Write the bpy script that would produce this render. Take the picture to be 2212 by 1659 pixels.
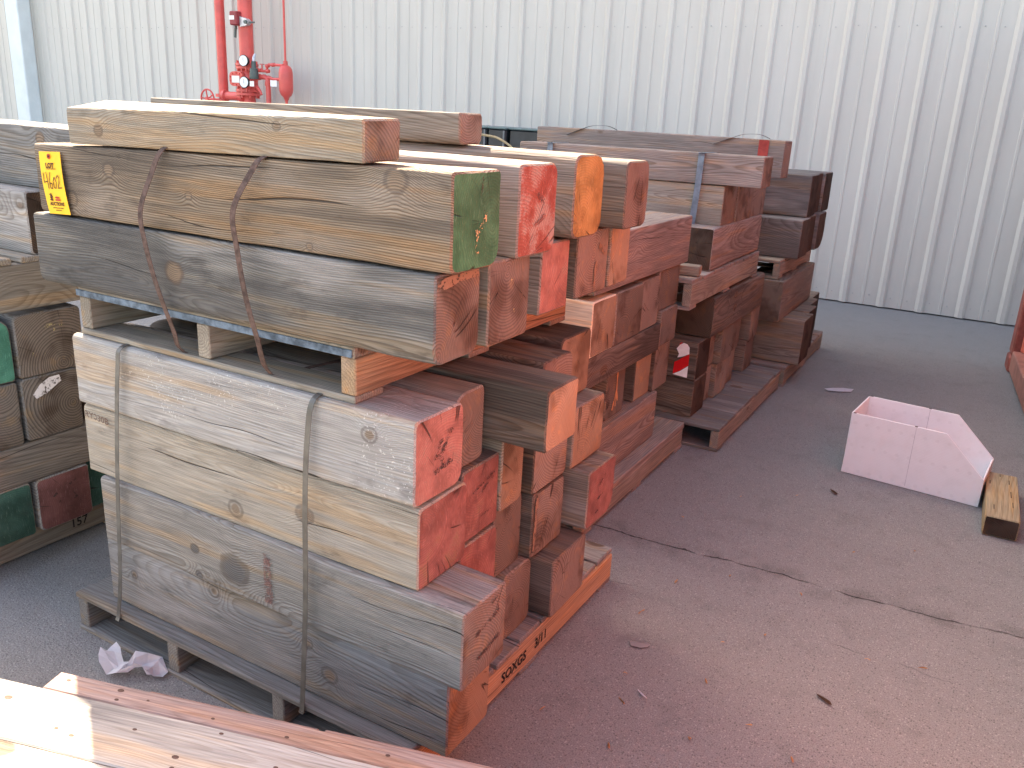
import bpy, bmesh, math, random
from mathutils import Vector, Matrix, noise as mnoise

# ------------------------------------------------------------------ reset
for o in list(bpy.data.objects):
    bpy.data.objects.remove(o, do_unlink=True)
scene = bpy.context.scene
COL = scene.collection

# ------------------------------------------------------------------ camera
cam_d = bpy.data.cameras.new('camera')
cam_d.sensor_fit = 'HORIZONTAL'
cam_d.sensor_width = 36.0
cam_d.lens = 36.0 * 1831.98 / 2212.0
cam_d.clip_start = 0.05
cam_d.clip_end = 400.0
cam = bpy.data.objects.new('camera', cam_d)
COL.objects.link(cam)
R_ = Vector((0.8648030, 0.4998157, 0.0479587))
U_ = Vector((-0.1928805, 0.2424999, 0.9507844))
F_ = Vector((-0.4635870, 0.8314915, -0.3061193))
mw = Matrix.Identity(4)
for i in range(3):
    mw[i][0] = R_[i]; mw[i][1] = U_[i]; mw[i][2] = -F_[i]
mw[2][3] = 1.55
cam.matrix_world = mw
scene.camera = cam

# ------------------------------------------------------------------ sky, sun, exposure
SUN_AZ = math.radians(57.0)      # from +Y towards -X
SUN_EL = math.radians(43.0)
to_sun = Vector((-math.sin(SUN_AZ) * math.cos(SUN_EL), math.cos(SUN_AZ) * math.cos(SUN_EL), math.sin(SUN_EL)))
world = bpy.data.worlds.new('World')
scene.world = world
world.use_nodes = True
wn = world.node_tree
wn.nodes.clear()
sky = wn.nodes.new('ShaderNodeTexSky')
sky.sky_type = 'NISHITA'
sky.sun_disc = False
sky.sun_elevation = SUN_EL
sky.sun_rotation = -SUN_AZ
sky.altitude = 100.0
sky.air_density = 1.0
sky.dust_density = 3.0
sky.ozone_density = 1.0
bg = wn.nodes.new('ShaderNodeBackground')
bg.inputs['Strength'].default_value = 0.14
wo = wn.nodes.new('ShaderNodeOutputWorld')
wn.links.new(sky.outputs[0], bg.inputs[0])
wn.links.new(bg.outputs[0], wo.inputs[0])
sun_d = bpy.data.lights.new('sun', 'SUN')
sun_d.energy = 5.0
sun_d.angle = math.radians(0.55)
sun_d.color = (1.0, 0.94, 0.85)
sun = bpy.data.objects.new('sun', sun_d)
COL.objects.link(sun)
sun.rotation_euler = (-to_sun).to_track_quat('-Z', 'Y').to_euler()
sun.location = to_sun * 30

scene.view_settings.view_transform = 'Standard'
scene.view_settings.look = 'None'
scene.view_settings.exposure = 2.5
scene.view_settings.gamma = 1.0
scene.view_settings.use_curve_mapping = False
scene.view_settings.use_white_balance = True      # the camera balanced itself for open shade
scene.view_settings.white_balance_temperature = 7900
scene.view_settings.white_balance_tint = 12
scene.render.engine = 'CYCLES'
scene.cycles.max_bounces = 5
scene.cycles.diffuse_bounces = 5
scene.cycles.glossy_bounces = 2
scene.cycles.use_adaptive_sampling = True
scene.cycles.adaptive_threshold = 0.02

# ------------------------------------------------------------------ node helpers
class NT:
    def __init__(s, name):
        s.mat = bpy.data.materials.new(name)
        s.mat.use_nodes = True
        s.t = s.mat.node_tree
        s.t.nodes.clear()
        s.out = s.n('ShaderNodeOutputMaterial')
        s.bs = s.n('ShaderNodeBsdfPrincipled')
        s.t.links.new(s.bs.outputs[0], s.out.inputs[0])
    def n(s, typ, **kw):
        nd = s.t.nodes.new(typ)
        for k, v in kw.items():
            setattr(nd, k, v)
        return nd
    def put(s, sock, v):
        if v is None:
            return
        if hasattr(v, 'is_output') or isinstance(v, bpy.types.NodeSocket):
            s.t.links.new(v, sock)
        else:
            if sock.type == 'RGBA' and not isinstance(v, (int, float)) and len(v) == 3:
                v = (*v, 1.0)
            sock.default_value = v
    def m(s, op, a, b=None, c=None, clamp=False):
        nd = s.n('ShaderNodeMath', operation=op)
        nd.use_clamp = clamp
        s.put(nd.inputs[0], a); s.put(nd.inputs[1], b); s.put(nd.inputs[2], c)
        return nd.outputs[0]
    def v(s, op, a, b=None):
        nd = s.n('ShaderNodeVectorMath', operation=op)
        s.put(nd.inputs[0], a); s.put(nd.inputs[1], b)
        return nd.outputs['Value'] if op in ('LENGTH', 'DOT_PRODUCT', 'DISTANCE') else nd.outputs['Vector']
    def sep(s, a):
        nd = s.n('ShaderNodeSeparateXYZ'); s.put(nd.inputs[0], a)
        return nd.outputs[0], nd.outputs[1], nd.outputs[2]
    def comb(s, x, y, z):
        nd = s.n('ShaderNodeCombineXYZ')
        s.put(nd.inputs[0], x); s.put(nd.inputs[1], y); s.put(nd.inputs[2], z)
        return nd.outputs[0]
    def noise(s, vec, scale=1.0, detail=2.0, rough=0.5, dist=0.0):
        nd = s.n('ShaderNodeTexNoise')
        s.put(nd.inputs['Vector'], vec)
        nd.inputs['Scale'].default_value = scale
        nd.inputs['Detail'].default_value = detail
        nd.inputs['Roughness'].default_value = rough
        nd.inputs['Distortion'].default_value = dist
        return nd
    def vor(s, vec, scale=1.0, feature='F1'):
        nd = s.n('ShaderNodeTexVoronoi', feature=feature)
        s.put(nd.inputs['Vector'], vec)
        nd.inputs['Scale'].default_value = scale
        return nd
    def mix(s, f, a, b, blend='MIX'):
        nd = s.n('ShaderNodeMix', data_type='RGBA', blend_type=blend)
        nd.clamp_factor = True
        s.put(nd.inputs[0], f); s.put(nd.inputs[6], a); s.put(nd.inputs[7], b)
        return nd.outputs[2]
    def ss(s, v, lo, hi):
        nd = s.n('ShaderNodeMapRange', interpolation_type='SMOOTHSTEP')
        s.put(nd.inputs[0], v); s.put(nd.inputs[1], lo); s.put(nd.inputs[2], hi)
        nd.inputs[3].default_value = 0.0; nd.inputs[4].default_value = 1.0
        return nd.outputs[0]
    def ramp(s, f, stops):
        nd = s.n('ShaderNodeValToRGB')
        s.put(nd.inputs[0], f)
        el = nd.color_ramp.elements
        while len(el) < len(stops):
            el.new(0.5)
        for e, (p, c) in zip(el, stops):
            e.position = p
            e.color = (c, c, c, 1) if isinstance(c, (int, float)) else (*c, 1)
        return nd.outputs[0]
    def bump(s, h, strength=0.5, dist=0.002):
        nd = s.n('ShaderNodeBump')
        nd.inputs['Strength'].default_value = strength
        nd.inputs['Distance'].default_value = dist
        s.put(nd.inputs['Height'], h)
        s.t.links.new(nd.outputs[0], s.bs.inputs['Normal'])
    def done(s, col, rough=0.8, metal=0.0, spec=0.3):
        s.put(s.bs.inputs['Base Color'], col)
        s.put(s.bs.inputs['Roughness'], rough)
        s.put(s.bs.inputs['Metallic'], metal)
        s.put(s.bs.inputs['Specular IOR Level'], spec)
        return s.mat


def wood_core(t, freq=150.0, knots=None, wander=0.1, slope=0.02, ringc=None):
    """growth rings, fibre, checks and knots in the timber's own coordinates (x along the grain)"""
    tc = t.n('ShaderNodeTexCoord')
    oi = t.n('ShaderNodeObjectInfo')
    rnd = oi.outputs['Random']
    P = tc.outputs['Object']
    off = t.comb(t.m('MULTIPLY', rnd, 37.1), t.m('MULTIPLY', rnd, 91.7), t.m('MULTIPLY', rnd, 53.3))
    PN = t.v('ADD', P, off)
    x, y, z = t.sep(P)
    w1 = t.noise(t.v('MULTIPLY', PN, (1.1, 2.2, 2.2)), 1.0, 1.0).outputs['Color']
    wx, wy, wz = t.sep(t.v('SUBTRACT', w1, (0.5, 0.5, 0.5)))
    if ringc is None:
        cy = t.m('MULTIPLY', t.m('SUBTRACT', t.m('FRACT', t.m('MULTIPLY', rnd, 17.13)), 0.5), 0.20)
        cz = t.m('MULTIPLY', t.m('SUBTRACT', t.m('FRACT', t.m('MULTIPLY', rnd, 33.7)), 0.5), 0.20)
    else:
        cy, cz = ringc
    qy = t.m('ADD', t.m('SUBTRACT', y, cy), t.m('ADD', t.m('MULTIPLY', wy, wander), t.m('MULTIPLY', x, slope)))
    qz = t.m('ADD', t.m('SUBTRACT', z, cz), t.m('ADD', t.m('MULTIPLY', wz, wander), t.m('MULTIPLY', x, slope * 0.7)))
    r = t.m('SQRT', t.m('ADD', t.m('MULTIPLY', qy, qy), t.m('MULTIPLY', qz, qz)))
    kmask = None; rim = None
    if knots:
        kwob = t.m('MULTIPLY', t.m('SUBTRACT', t.noise(PN, 34.0, 2.0).outputs['Fac'], 0.5), 0.4)
        for (kx, kz, kr) in knots:
            dx = t.m('MULTIPLY', t.m('SUBTRACT', x, kx), 0.85)
            dz = t.m('SUBTRACT', z, kz)
            d = t.m('SQRT', t.m('ADD', t.m('MULTIPLY', dx, dx), t.m('MULTIPLY', dz, dz)))
            dn = t.m('ADD', t.m('DIVIDE', d, kr), kwob)
            g = t.m('POWER', 2.718, t.m('MULTIPLY', t.m('MULTIPLY', dn, dn), -0.22))
            r = t.m('ADD', r, t.m('MULTIPLY', g, kr * 1.3))
            km = t.m('SUBTRACT', 1.0, t.ss(t.m('ADD', dn, t.m('MULTIPLY', wx, 1.2)), 0.6, 1.0))
            rm = t.m('MULTIPLY', t.ss(dn, 0.62, 0.88), t.m('SUBTRACT', 1.0, t.ss(dn, 0.98, 1.22)))
            rim = rm if rim is None else t.m('MAXIMUM', rim, rm)
            kmask = km if kmask is None else t.m('MAXIMUM', kmask, km)
    else:
        d = t.vor(t.v('MULTIPLY', PN, (2.3, 4.2, 4.2)), 1.0).outputs['Distance']
        g = t.m('SUBTRACT', 1.0, t.ss(d, 0.02, 0.42))
        r = t.m('ADD', r, t.m('MULTIPLY', t.m('MULTIPLY', g, g), 0.035))
        kmask = t.m('SUBTRACT', 1.0, t.ss(d, 0.07, 0.10))
    fine = t.noise(t.v('MULTIPLY', PN, (3.0, 28, 28)), 1.0, 1.0).outputs['Fac']
    r2 = t.m('ADD', r, t.m('MULTIPLY', fine, 0.004))
    sp = t.noise(t.comb(t.m('MULTIPLY', r, 14.0), rnd, 0.0), 1.0, 1.0).outputs['Fac']
    ph = t.m('ADD', t.m('MULTIPLY', r2, freq), t.m('MULTIPLY', sp, 5.0))
    ring = t.ramp(t.m('FRACT', ph), [(0.0, 0.1), (0.35, 0.0), (0.8, 0.85), (0.92, 1.0), (1.0, 0.12)])
    fibre = t.noise(t.v('MULTIPLY', PN, (9.0, 300, 300)), 1.0, 1.0, 0.6).outputs['Fac']
    streak = t.noise(t.v('MULTIPLY', PN, (1.6, 26, 26)), 1.0, 2.0, 0.55).outputs['Fac']
    patch = t.noise(t.v('MULTIPLY', PN, (1.7, 5, 5)), 1.0, 2.0, 0.6).outputs['Fac']
    # long drying checks: straight splits along the grain, each with its own start and end
    cs = t.m('ADD', t.m('ADD', t.m('MULTIPLY', z, 17.0), t.m('MULTIPLY', y, 19.0)), t.m('MULTIPLY', rnd, 40.0))
    cs = t.m('ADD', cs, t.m('MULTIPLY', t.noise(t.v('MULTIPLY', PN, (2.2, 5, 5)), 1.0, 1.0, 0.5).outputs['Fac'], 1.5))
    cell = t.m('FLOOR', cs)
    cw = t.noise(t.comb(t.m('ADD', t.m('MULTIPLY', x, 1.7), t.m('MULTIPLY', cell, 7.71)), t.m('MULTIPLY', cell, 3.13), rnd), 1.0, 1.0).outputs['Fac']
    wid = t.m('MULTIPLY', t.ss(cw, 0.56, 0.80), 0.05)
    line = t.m('SUBTRACT', 1.0, t.ss(t.m('ABSOLUTE', t.m('SUBTRACT', t.m('FRACT', cs), 0.5)), 0.0, t.m('ADD', wid, 0.0001)))
    check = t.m('MULTIPLY', line, t.ss(cw, 0.55, 0.60))
    return dict(P=P, PN=PN, x=x, y=y, z=z, r=r, qy=qy, qz=qz, ring=ring, fibre=fibre, streak=streak, patch=patch,
                check=check, knot=kmask, rim=rim, oi=oi, rnd=rnd)


def wood_side(name, contrast=0.6, grey=0.35, freq=150.0, knots=None, late=(0.36, 0.27, 0.2), stain=(0.10, 0.09, 0.085), stain_amt=0.35,
              wander=0.1, slope=0.02, tint=None, speck=0.0, ringc=None, knotc=(0.25, 0.175, 0.12)):
    t = NT(name)
    c = wood_core(t, freq, knots, wander, slope, ringc)
    base = c['oi'].outputs['Color'] if tint is None else (*tint, 1)
    dark = t.mix(1.0, base, (*late, 1), 'MULTIPLY')
    col = t.mix(t.m('MULTIPLY', c['ring'], contrast), base, dark)
    col = t.mix(t.m('MULTIPLY', t.ss(c['patch'], 0.5, 0.72), grey), col, (0.34, 0.315, 0.30, 1))
    st = t.m('MULTIPLY', t.ss(t.m('ADD', t.m('MULTIPLY', c['patch'], 0.5), t.m('MULTIPLY', c['streak'], 0.5)), 0.55, 0.42), stain_amt)
    col = t.mix(st, col, (*stain, 1))
    warm = t.mix(1.0, col, (1.14, 0.96, 0.78, 1), 'MULTIPLY')
    col = t.mix(t.ss(c['streak'], 0.52, 0.68), col, warm)
    fb = t.m('ADD', 0.48, t.m('MULTIPLY', c['fibre'], 1.04))
    col = t.mix(1.0, col, t.comb(fb, fb, fb), 'MULTIPLY')
    if knots:
        kc = t.mix(c['ring'], (*knotc, 1), tuple(v * 0.45 for v in knotc) + (1,))
    else:
        kc = t.mix(c['ring'], (0.16, 0.10, 0.065, 1), (0.07, 0.045, 0.03, 1))
    if knots:
        gn = t.noise(t.v('MULTIPLY', c['PN'], (7.0, 16, 16)), 1.0, 4.0, 0.65).outputs['Fac']
        col = t.mix(t.m('MULTIPLY', t.ss(gn, 0.56, 0.72), 0.55), col, t.mix(1.0, col, (0.42, 0.41, 0.42, 1), 'MULTIPLY'))
        col = t.mix(t.m('MULTIPLY', t.ss(gn, 0.45, 0.32), 0.35), col, t.mix(1.0, col, (1.3, 1.24, 1.16, 1), 'MULTIPLY'))
    col = t.mix(t.m('MULTIPLY', c['knot'], 0.85), col, kc)
    if knots:
        col = t.mix(t.m('MULTIPLY', c['rim'], 0.5), col, (0.085, 0.062, 0.05, 1))
    if speck:
        sp = t.ss(t.noise(c['PN'], 150.0, 2.0, 0.6).outputs['Fac'], 0.62, 0.70)
        sm = t.ss(t.noise(c['PN'], 7.0, 2.0).outputs['Fac'], 0.52, 0.62)
        col = t.mix(t.m('MULTIPLY', t.m('MULTIPLY', sp, sm), speck), col, (0.85, 0.82, 0.78, 1))
    col = t.mix(t.m('MULTIPLY', c['check'], 0.9), col, (0.025, 0.02, 0.018, 1))
    if knots:
        h = t.m('ADD', t.m('MULTIPLY', c['ring'], 0.7), t.m('MULTIPLY', c['fibre'], 0.55))
        h = t.m('SUBTRACT', h, t.m('MULTIPLY', c['check'], 4.0))
    else:
        h = t.m('MULTIPLY', c['fibre'], 0.9)
    t.bump(h, 0.75, 0.0022)
    return t.done(col, 0.85, 0, 0.2)


def end_core(t, freq):
    c = wood_core(t, freq)
    # radial checks run out from the pith
    dirv = t.v('NORMALIZE', t.comb(0.0, c['qy'], c['qz']))
    n = t.noise(t.v('ADD', t.v('MULTIPLY', dirv, (1, 1.7, 1.7)), t.comb(t.m('MULTIPLY', c['rnd'], 40.0), t.m('MULTIPLY', c['r'], 1.5), 0.0)), 1.0, 2.0).outputs['Fac']
    wdt = t.m('ADD', 0.0015, t.m('MULTIPLY', c['r'], 0.02))
    ln = t.m('SUBTRACT', 1.0, t.ss(t.m('ABSOLUTE', t.m('SUBTRACT', n, 0.5)), 0.0, t.m('MULTIPLY', wdt, 2.0)))
    msk = t.ss(t.noise(c['PN'], 11.0, 1.0).outputs['Fac'], 0.47, 0.58)
    c['rad'] = t.m('MULTIPLY', ln, msk)
    # saw marks across the face
    a = t.m('ADD', t.m('MULTIPLY', c['y'], 1.0), t.m('MULTIPLY', c['z'], 0.55))
    c['saw'] = t.noise(t.comb(0.0, t.m('MULTIPLY', a, 420.0), t.m('MULTIPLY', c['z'], 9.0)), 1.0, 1.0).outputs['Fac']
    c['blot'] = t.noise(c['PN'], 16.0, 4.0, 0.6).outputs['Fac']
    c['blot2'] = t.noise(c['PN'], 5.5, 3.0, 0.6).outputs['Fac']
    return c


def wood_end(name, col_a, col_b, freq=150.0, contrast=0.7):
    t = NT(name)
    c = end_core(t, freq)
    tint = t.m('ADD', 0.75, t.m('MULTIPLY', t.m('FRACT', t.m('MULTIPLY', c['rnd'], 71.3)), 0.5))
    col = t.mix(t.m('MULTIPLY', c['ring'], contrast), (*col_a, 1), (*col_b, 1))
    col = t.mix(1.0, col, t.comb(tint, tint, tint), 'MULTIPLY')
    s = t.m('ADD', 0.8, t.m('MULTIPLY', c['saw'], 0.4))
    col = t.mix(1.0, col, t.comb(s, s, s), 'MULTIPLY')
    dk = t.mix(1.0, col, (0.55, 0.5, 0.47, 1), 'MULTIPLY')
    col = t.mix(t.ss(c['blot2'], 0.48, 0.66), col, dk)
    lt = t.mix(1.0, col, (1.4, 1.18, 0.9, 1), 'MULTIPLY')
    col = t.mix(t.m('MULTIPLY', t.ss(c['blot'], 0.55, 0.68), 0.7), col, lt)
    col = t.mix(t.m('MULTIPLY', c['rad'], 0.9), col, (0.02, 0.015, 0.012, 1))
    h = t.m('ADD', t.m('MULTIPLY', c['ring'], 0.9), t.m('MULTIPLY', c['saw'], 0.4))
    h = t.m('SUBTRACT', h, t.m('MULTIPLY', c['rad'], 4.0))
    t.bump(h, 0.6, 0.0022)
    return t.done(col, 0.88, 0, 0.15)


def paint_end(name, paint, wear=0.4, wood=(0.30, 0.19, 0.12), freq=150.0, dirt=0.4):
    t = NT(name)
    c = end_core(t, freq)
    wd = t.mix(t.m('MULTIPLY', c['ring'], 0.7), (*wood, 1), tuple(v * 0.45 for v in wood) + (1,))
    p = t.mix(t.ss(c['blot'], 0.3, 0.7), tuple(v * 0.68 for v in paint) + (1,), tuple(min(1, v * 1.2 + 0.015) for v in paint) + (1,))
    scr = t.noise(t.comb(0.0, t.m('MULTIPLY', c['y'], 260.0), t.m('MULTIPLY', c['z'], 38.0)), 1.0, 2.0, 0.6).outputs['Fac']
    p = t.mix(t.m('MULTIPLY', t.ss(scr, 0.58, 0.72), 0.55), p, tuple(min(1, v * 1.5 + 0.10) for v in paint) + (1,))
    p = t.mix(t.m('MULTIPLY', c['ring'], 0.4), p, tuple(v * 0.6 for v in paint) + (1,))
    worn = t.ss(t.m('ADD', t.m('MULTIPLY', c['blot'], 0.5), t.m('ADD', t.m('MULTIPLY', c['fibre'], 0.22), t.m('MULTIPLY', c['blot2'], 0.28))), 0.66 - wear * 0.28, 0.72 - wear * 0.22)
    col = t.mix(worn, p, wd)
    col = t.mix(t.m('MULTIPLY', t.ss(c['blot2'], 0.55, 0.72), dirt), col, (0.07, 0.055, 0.05, 1))
    col = t.mix(t.m('MULTIPLY', c['rad'], 0.85), col, (0.02, 0.015, 0.012, 1))
    h = t.m('ADD', t.m('MULTIPLY', c['ring'], 0.5), t.m('MULTIPLY', c['saw'], 0.35))
    h = t.m('SUBTRACT', h, t.m('ADD', t.m('MULTIPLY', c['rad'], 4.0), t.m('MULTIPLY', worn, 0.5)))
    t.bump(h, 0.6, 0.002)
    return t.done(col, 0.62, 0, 0.3)


def plain(name, col, rough=0.6, metal=0.0, spec=0.4, var=0.15, scale=9.0, bump=0.0):
    t = NT(name)
    tc = t.n('ShaderNodeTexCoord')
    n = t.noise(tc.outputs['Object'], scale, 5.0, 0.6).outputs['Fac']
    a = tuple(v * (1 - var) for v in col); b = tuple(min(1.0, v * (1 + var)) for v in col)
    c = t.mix(t.ss(n, 0.3, 0.7), (*a, 1), (*b, 1))
    if bump:
        t.bump(t.noise(tc.outputs['Object'], scale * 14, 3.0).outputs['Fac'], bump, 0.002)
    return t.done(c, rough, metal, spec)

# ------------------------------------------------------------------ mesh helpers
def new_obj(name, bm, mats, parent=None, smooth=None):
    me = bpy.data.meshes.new(name)
    bmesh.ops.recalc_face_normals(bm, faces=bm.faces)
    bm.to_mesh(me); bm.free()
    for m in (mats if isinstance(mats, (list, tuple)) else [mats]):
        me.materials.append(m)
    if smooth is not None:
        for p in me.polygons:
            p.use_smooth = True
        me.set_sharp_from_angle(angle=math.radians(smooth))
    o = bpy.data.objects.new(name, me)
    COL.objects.link(o)
    if parent is not None:
        o.parent = parent
    return o

def tag(o, label, cat, group=None):
    o['label'] = label; o['category'] = cat
    if group:
        o['group'] = group
    return o

def thing(name, label, cat, loc=(0, 0, 0), rz=0.0, group=None):
    o = bpy.data.objects.new(name, None)
    o.empty_display_size = 0.1
    COL.objects.link(o)
    o.location = loc; o.rotation_euler = (0, 0, rz)
    return tag(o, label, cat, group)

def struct(o):
    o['kind'] = 'structure'; return o

def add_box(bm, x0, x1, y0, y1, z0, z1, bev=0.0, mat=0):
    b2 = bmesh.new()
    bmesh.ops.create_cube(b2, size=1.0)
    for v in b2.verts:
        v.co = Vector(((x0 + x1) / 2 + v.co.x * (x1 - x0), (y0 + y1) / 2 + v.co.y * (y1 - y0), (z0 + z1) / 2 + v.co.z * (z1 - z0)))
    if bev > 0:
        bmesh.ops.bevel(b2, geom=list(b2.edges), offset=bev, segments=1, affect='EDGES')
    for f in b2.faces:
        f.material_index = mat
    me = bpy.data.meshes.new('tmp'); b2.to_mesh(me); b2.free()
    bm.from_mesh(me); bpy.data.meshes.remove(me)

def add_tube(bm, pts, r, seg=12, caps=True):
    pts = [Vector(p) for p in pts]
    rings = []
    up = None
    for i, p in enumerate(pts):
        if i == 0: d = pts[1] - pts[0]
        elif i == len(pts) - 1: d = pts[-1] - pts[-2]
        else: d = (pts[i + 1] - pts[i]).normalized() + (pts[i] - pts[i - 1]).normalized()
        d.normalize()
        if up is None:
            up = Vector((0, 0, 1)) if abs(d.z) < 0.9 else Vector((1, 0, 0))
        a = d.cross(up)
        if a.length < 1e-4:
            a = d.cross(Vector((0, 1, 0)))
        a.normalize(); b = a.cross(d).normalized(); up = b
        rr = r[i] if isinstance(r, (list, tuple)) else r
        rings.append([bm.verts.new(p + a * math.cos(2 * math.pi * k / seg) * rr + b * math.sin(2 * math.pi * k / seg) * rr) for k in range(seg)])
    for i in range(len(rings) - 1):
        for k in range(seg):
            bm.faces.new((rings[i][k], rings[i][(k + 1) % seg], rings[i + 1][(k + 1) % seg], rings[i + 1][k]))
    if caps:
        bm.faces.new(list(reversed(rings[0]))); bm.faces.new(rings[-1])

def add_lathe(bm, prof, origin, axis, seg=24):
    """prof: list of (distance along axis, radius)"""
    ax = Vector(axis).normalized()
    o = Vector(origin)
    add_tube(bm, [o + ax * d for d, r in prof], [max(r, 1e-4) for d, r in prof], seg)

def ribbon(name, pts, width, thick, wdir, mat, parent=None):
    bm = bmesh.new()
    wd = Vector(wdir).normalized()
    pts = [Vector(p) for p in pts]
    rows = []
    for i, p in enumerate(pts):
        d = (pts[min(i + 1, len(pts) - 1)] - pts[max(i - 1, 0)]).normalized()
        w = (wd - d * wd.dot(d)).normalized()
        n = d.cross(w).normalized()
        rows.append([bm.verts.new(p + w * sx * width / 2 + n * sn * thick / 2) for sx, sn in ((-1, -1), (1, -1), (1, 1), (-1, 1))])
    for a, b in zip(rows, rows[1:]):
        for k in range(4):
            bm.faces.new((a[k], a[(k + 1) % 4], b[(k + 1) % 4], b[k]))
    bm.faces.new(list(reversed(rows[0]))); bm.faces.new(rows[-1])
    return new_obj(name, bm, mat, parent)

def spline(pts, n=6):
    P = [Vector(p) for p in pts]
    out = []
    for i in range(len(P) - 1):
        p0 = P[max(i - 1, 0)]; p1 = P[i]; p2 = P[i + 1]; p3 = P[min(i + 2, len(P) - 1)]
        for k in range(n):
            t = k / n
            out.append(0.5 * ((2 * p1) + (p2 - p0) * t + (2 * p0 - 5 * p1 + 4 * p2 - p3) * t * t + (3 * p1 - p0 - 3 * p2 + p3) * t ** 3))
    out.append(P[-1])
    return out

def text_bm(s, size, bold=0.0):
    cu = bpy.data.curves.new('txt', 'FONT')
    cu.body = s; cu.size = size; cu.offset = bold
    cu.resolution_u = 2
    o = bpy.data.objects.new('txt', cu)
    COL.objects.link(o)
    dg = bpy.context.evaluated_depsgraph_get()
    me = bpy.data.meshes.new_from_object(o.evaluated_get(dg))
    bm = bmesh.new(); bm.from_mesh(me)
    bpy.data.objects.remove(o); bpy.data.curves.remove(cu); bpy.data.meshes.remove(me)
    return bm

def place_text(name, s, size, origin, right, up, mat, parent, bold=0.0, sx=1.0):
    bm = text_bm(s, size, bold)
    r = Vector(right).normalized(); u = Vector(up).normalized()
    o = Vector(origin)
    for v in bm.verts:
        v.co = o + r * v.co.x * sx + u * v.co.y
    return new_obj(name, bm, mat, parent)

def strokes(name, lines, wid, origin, right, up, mat, parent, rough=0.0, seed=1):
    """flat pen or brush strokes: polylines in a plane"""
    rg = random.Random(seed)
    bm = bmesh.new()
    r = Vector(right).normalized(); u = Vector(up).normalized(); o = Vector(origin)
    nrm = r.cross(u)
    for li, L in enumerate(lines):
        pts = [Vector((a, b)) for a, b in L]
        fine = []
        for a, b in zip(pts, pts[1:]):
            k = max(1, int((b - a).length / (wid * 1.2)))
            fine += [a.lerp(b, i / k) for i in range(k)]
        fine.append(pts[-1])
        prev = None
        for i, p in enumerate(fine):
            d = fine[min(i + 1, len(fine) - 1)] - fine[max(i - 1, 0)]
            d.normalize(); n = Vector((-d.y, d.x))
            w = wid / 2 * (1 + rg.uniform(-rough, rough))
            a = p + n * w; b = p - n * w
            q = [bm.verts.new(o + r * s.x + u * s.y + nrm * (0.0002 * li)) for s in (a, b)]
            if prev:
                bm.faces.new((prev[0], prev[1], q[1], q[0]))
            prev = q
    return new_obj(name, bm, mat, parent)

# ------------------------------------------------------------------ materials
M = {}
M['side'] = wood_side('weathered_timber', freq=190)
M['side_grey'] = wood_side('grey_timber', freq=190, contrast=0.55, grey=0.6, stain_amt=0.55)
M['side_dark'] = wood_side('dark_timber', freq=190, contrast=0.6, grey=0.1, stain=(0.03, 0.024, 0.02), stain_amt=0.6)
M['board'] = wood_side('pallet_board', contrast=0.45, grey=0.35, freq=120, stain_amt=0.3, wander=0.06)
M['end'] = wood_end('sawn_end', (0.245, 0.20, 0.165), (0.115, 0.09, 0.073))
M['end_pale'] = wood_end('pale_sawn_end', (0.36, 0.265, 0.185), (0.22, 0.15, 0.10), contrast=0.55)
M['end_dark'] = wood_end('dark_end', (0.085, 0.06, 0.045), (0.03, 0.022, 0.018), contrast=0.6)
M['end_grey'] = wood_end('grey_end', (0.23, 0.19, 0.16), (0.085, 0.068, 0.056), freq=115, contrast=0.85)
M['p_green'] = paint_end('green_paint', (0.042, 0.175, 0.085), 0.12, dirt=0.2)
M['p_dkgreen'] = paint_end('dark_green_paint', (0.03, 0.09, 0.065), 0.1, dirt=0.5)
M['p_teal'] = paint_end('teal_paint', (0.06, 0.24, 0.165), 0.05, dirt=0.2)
M['p_red'] = paint_end('red_paint', (0.27, 0.115, 0.095), 0.42, dirt=0.2)
M['p_redworn'] = paint_end('worn_red_paint', (0.34, 0.10, 0.075), 0.72, wood=(0.40, 0.30, 0.26), dirt=0.1)
M['p_pink'] = paint_end('faded_pink_red_paint', (0.36, 0.17, 0.14), 0.4, wood=(0.34, 0.24, 0.19), dirt=0.2)
M['p_maroon'] = paint_end('maroon_paint', (0.17, 0.06, 0.052), 0.12, dirt=0.4)
M['p_orange'] = paint_end('orange_paint', (0.38, 0.23, 0.08), 0.3, wood=(0.36, 0.22, 0.10), dirt=0.1)

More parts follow.
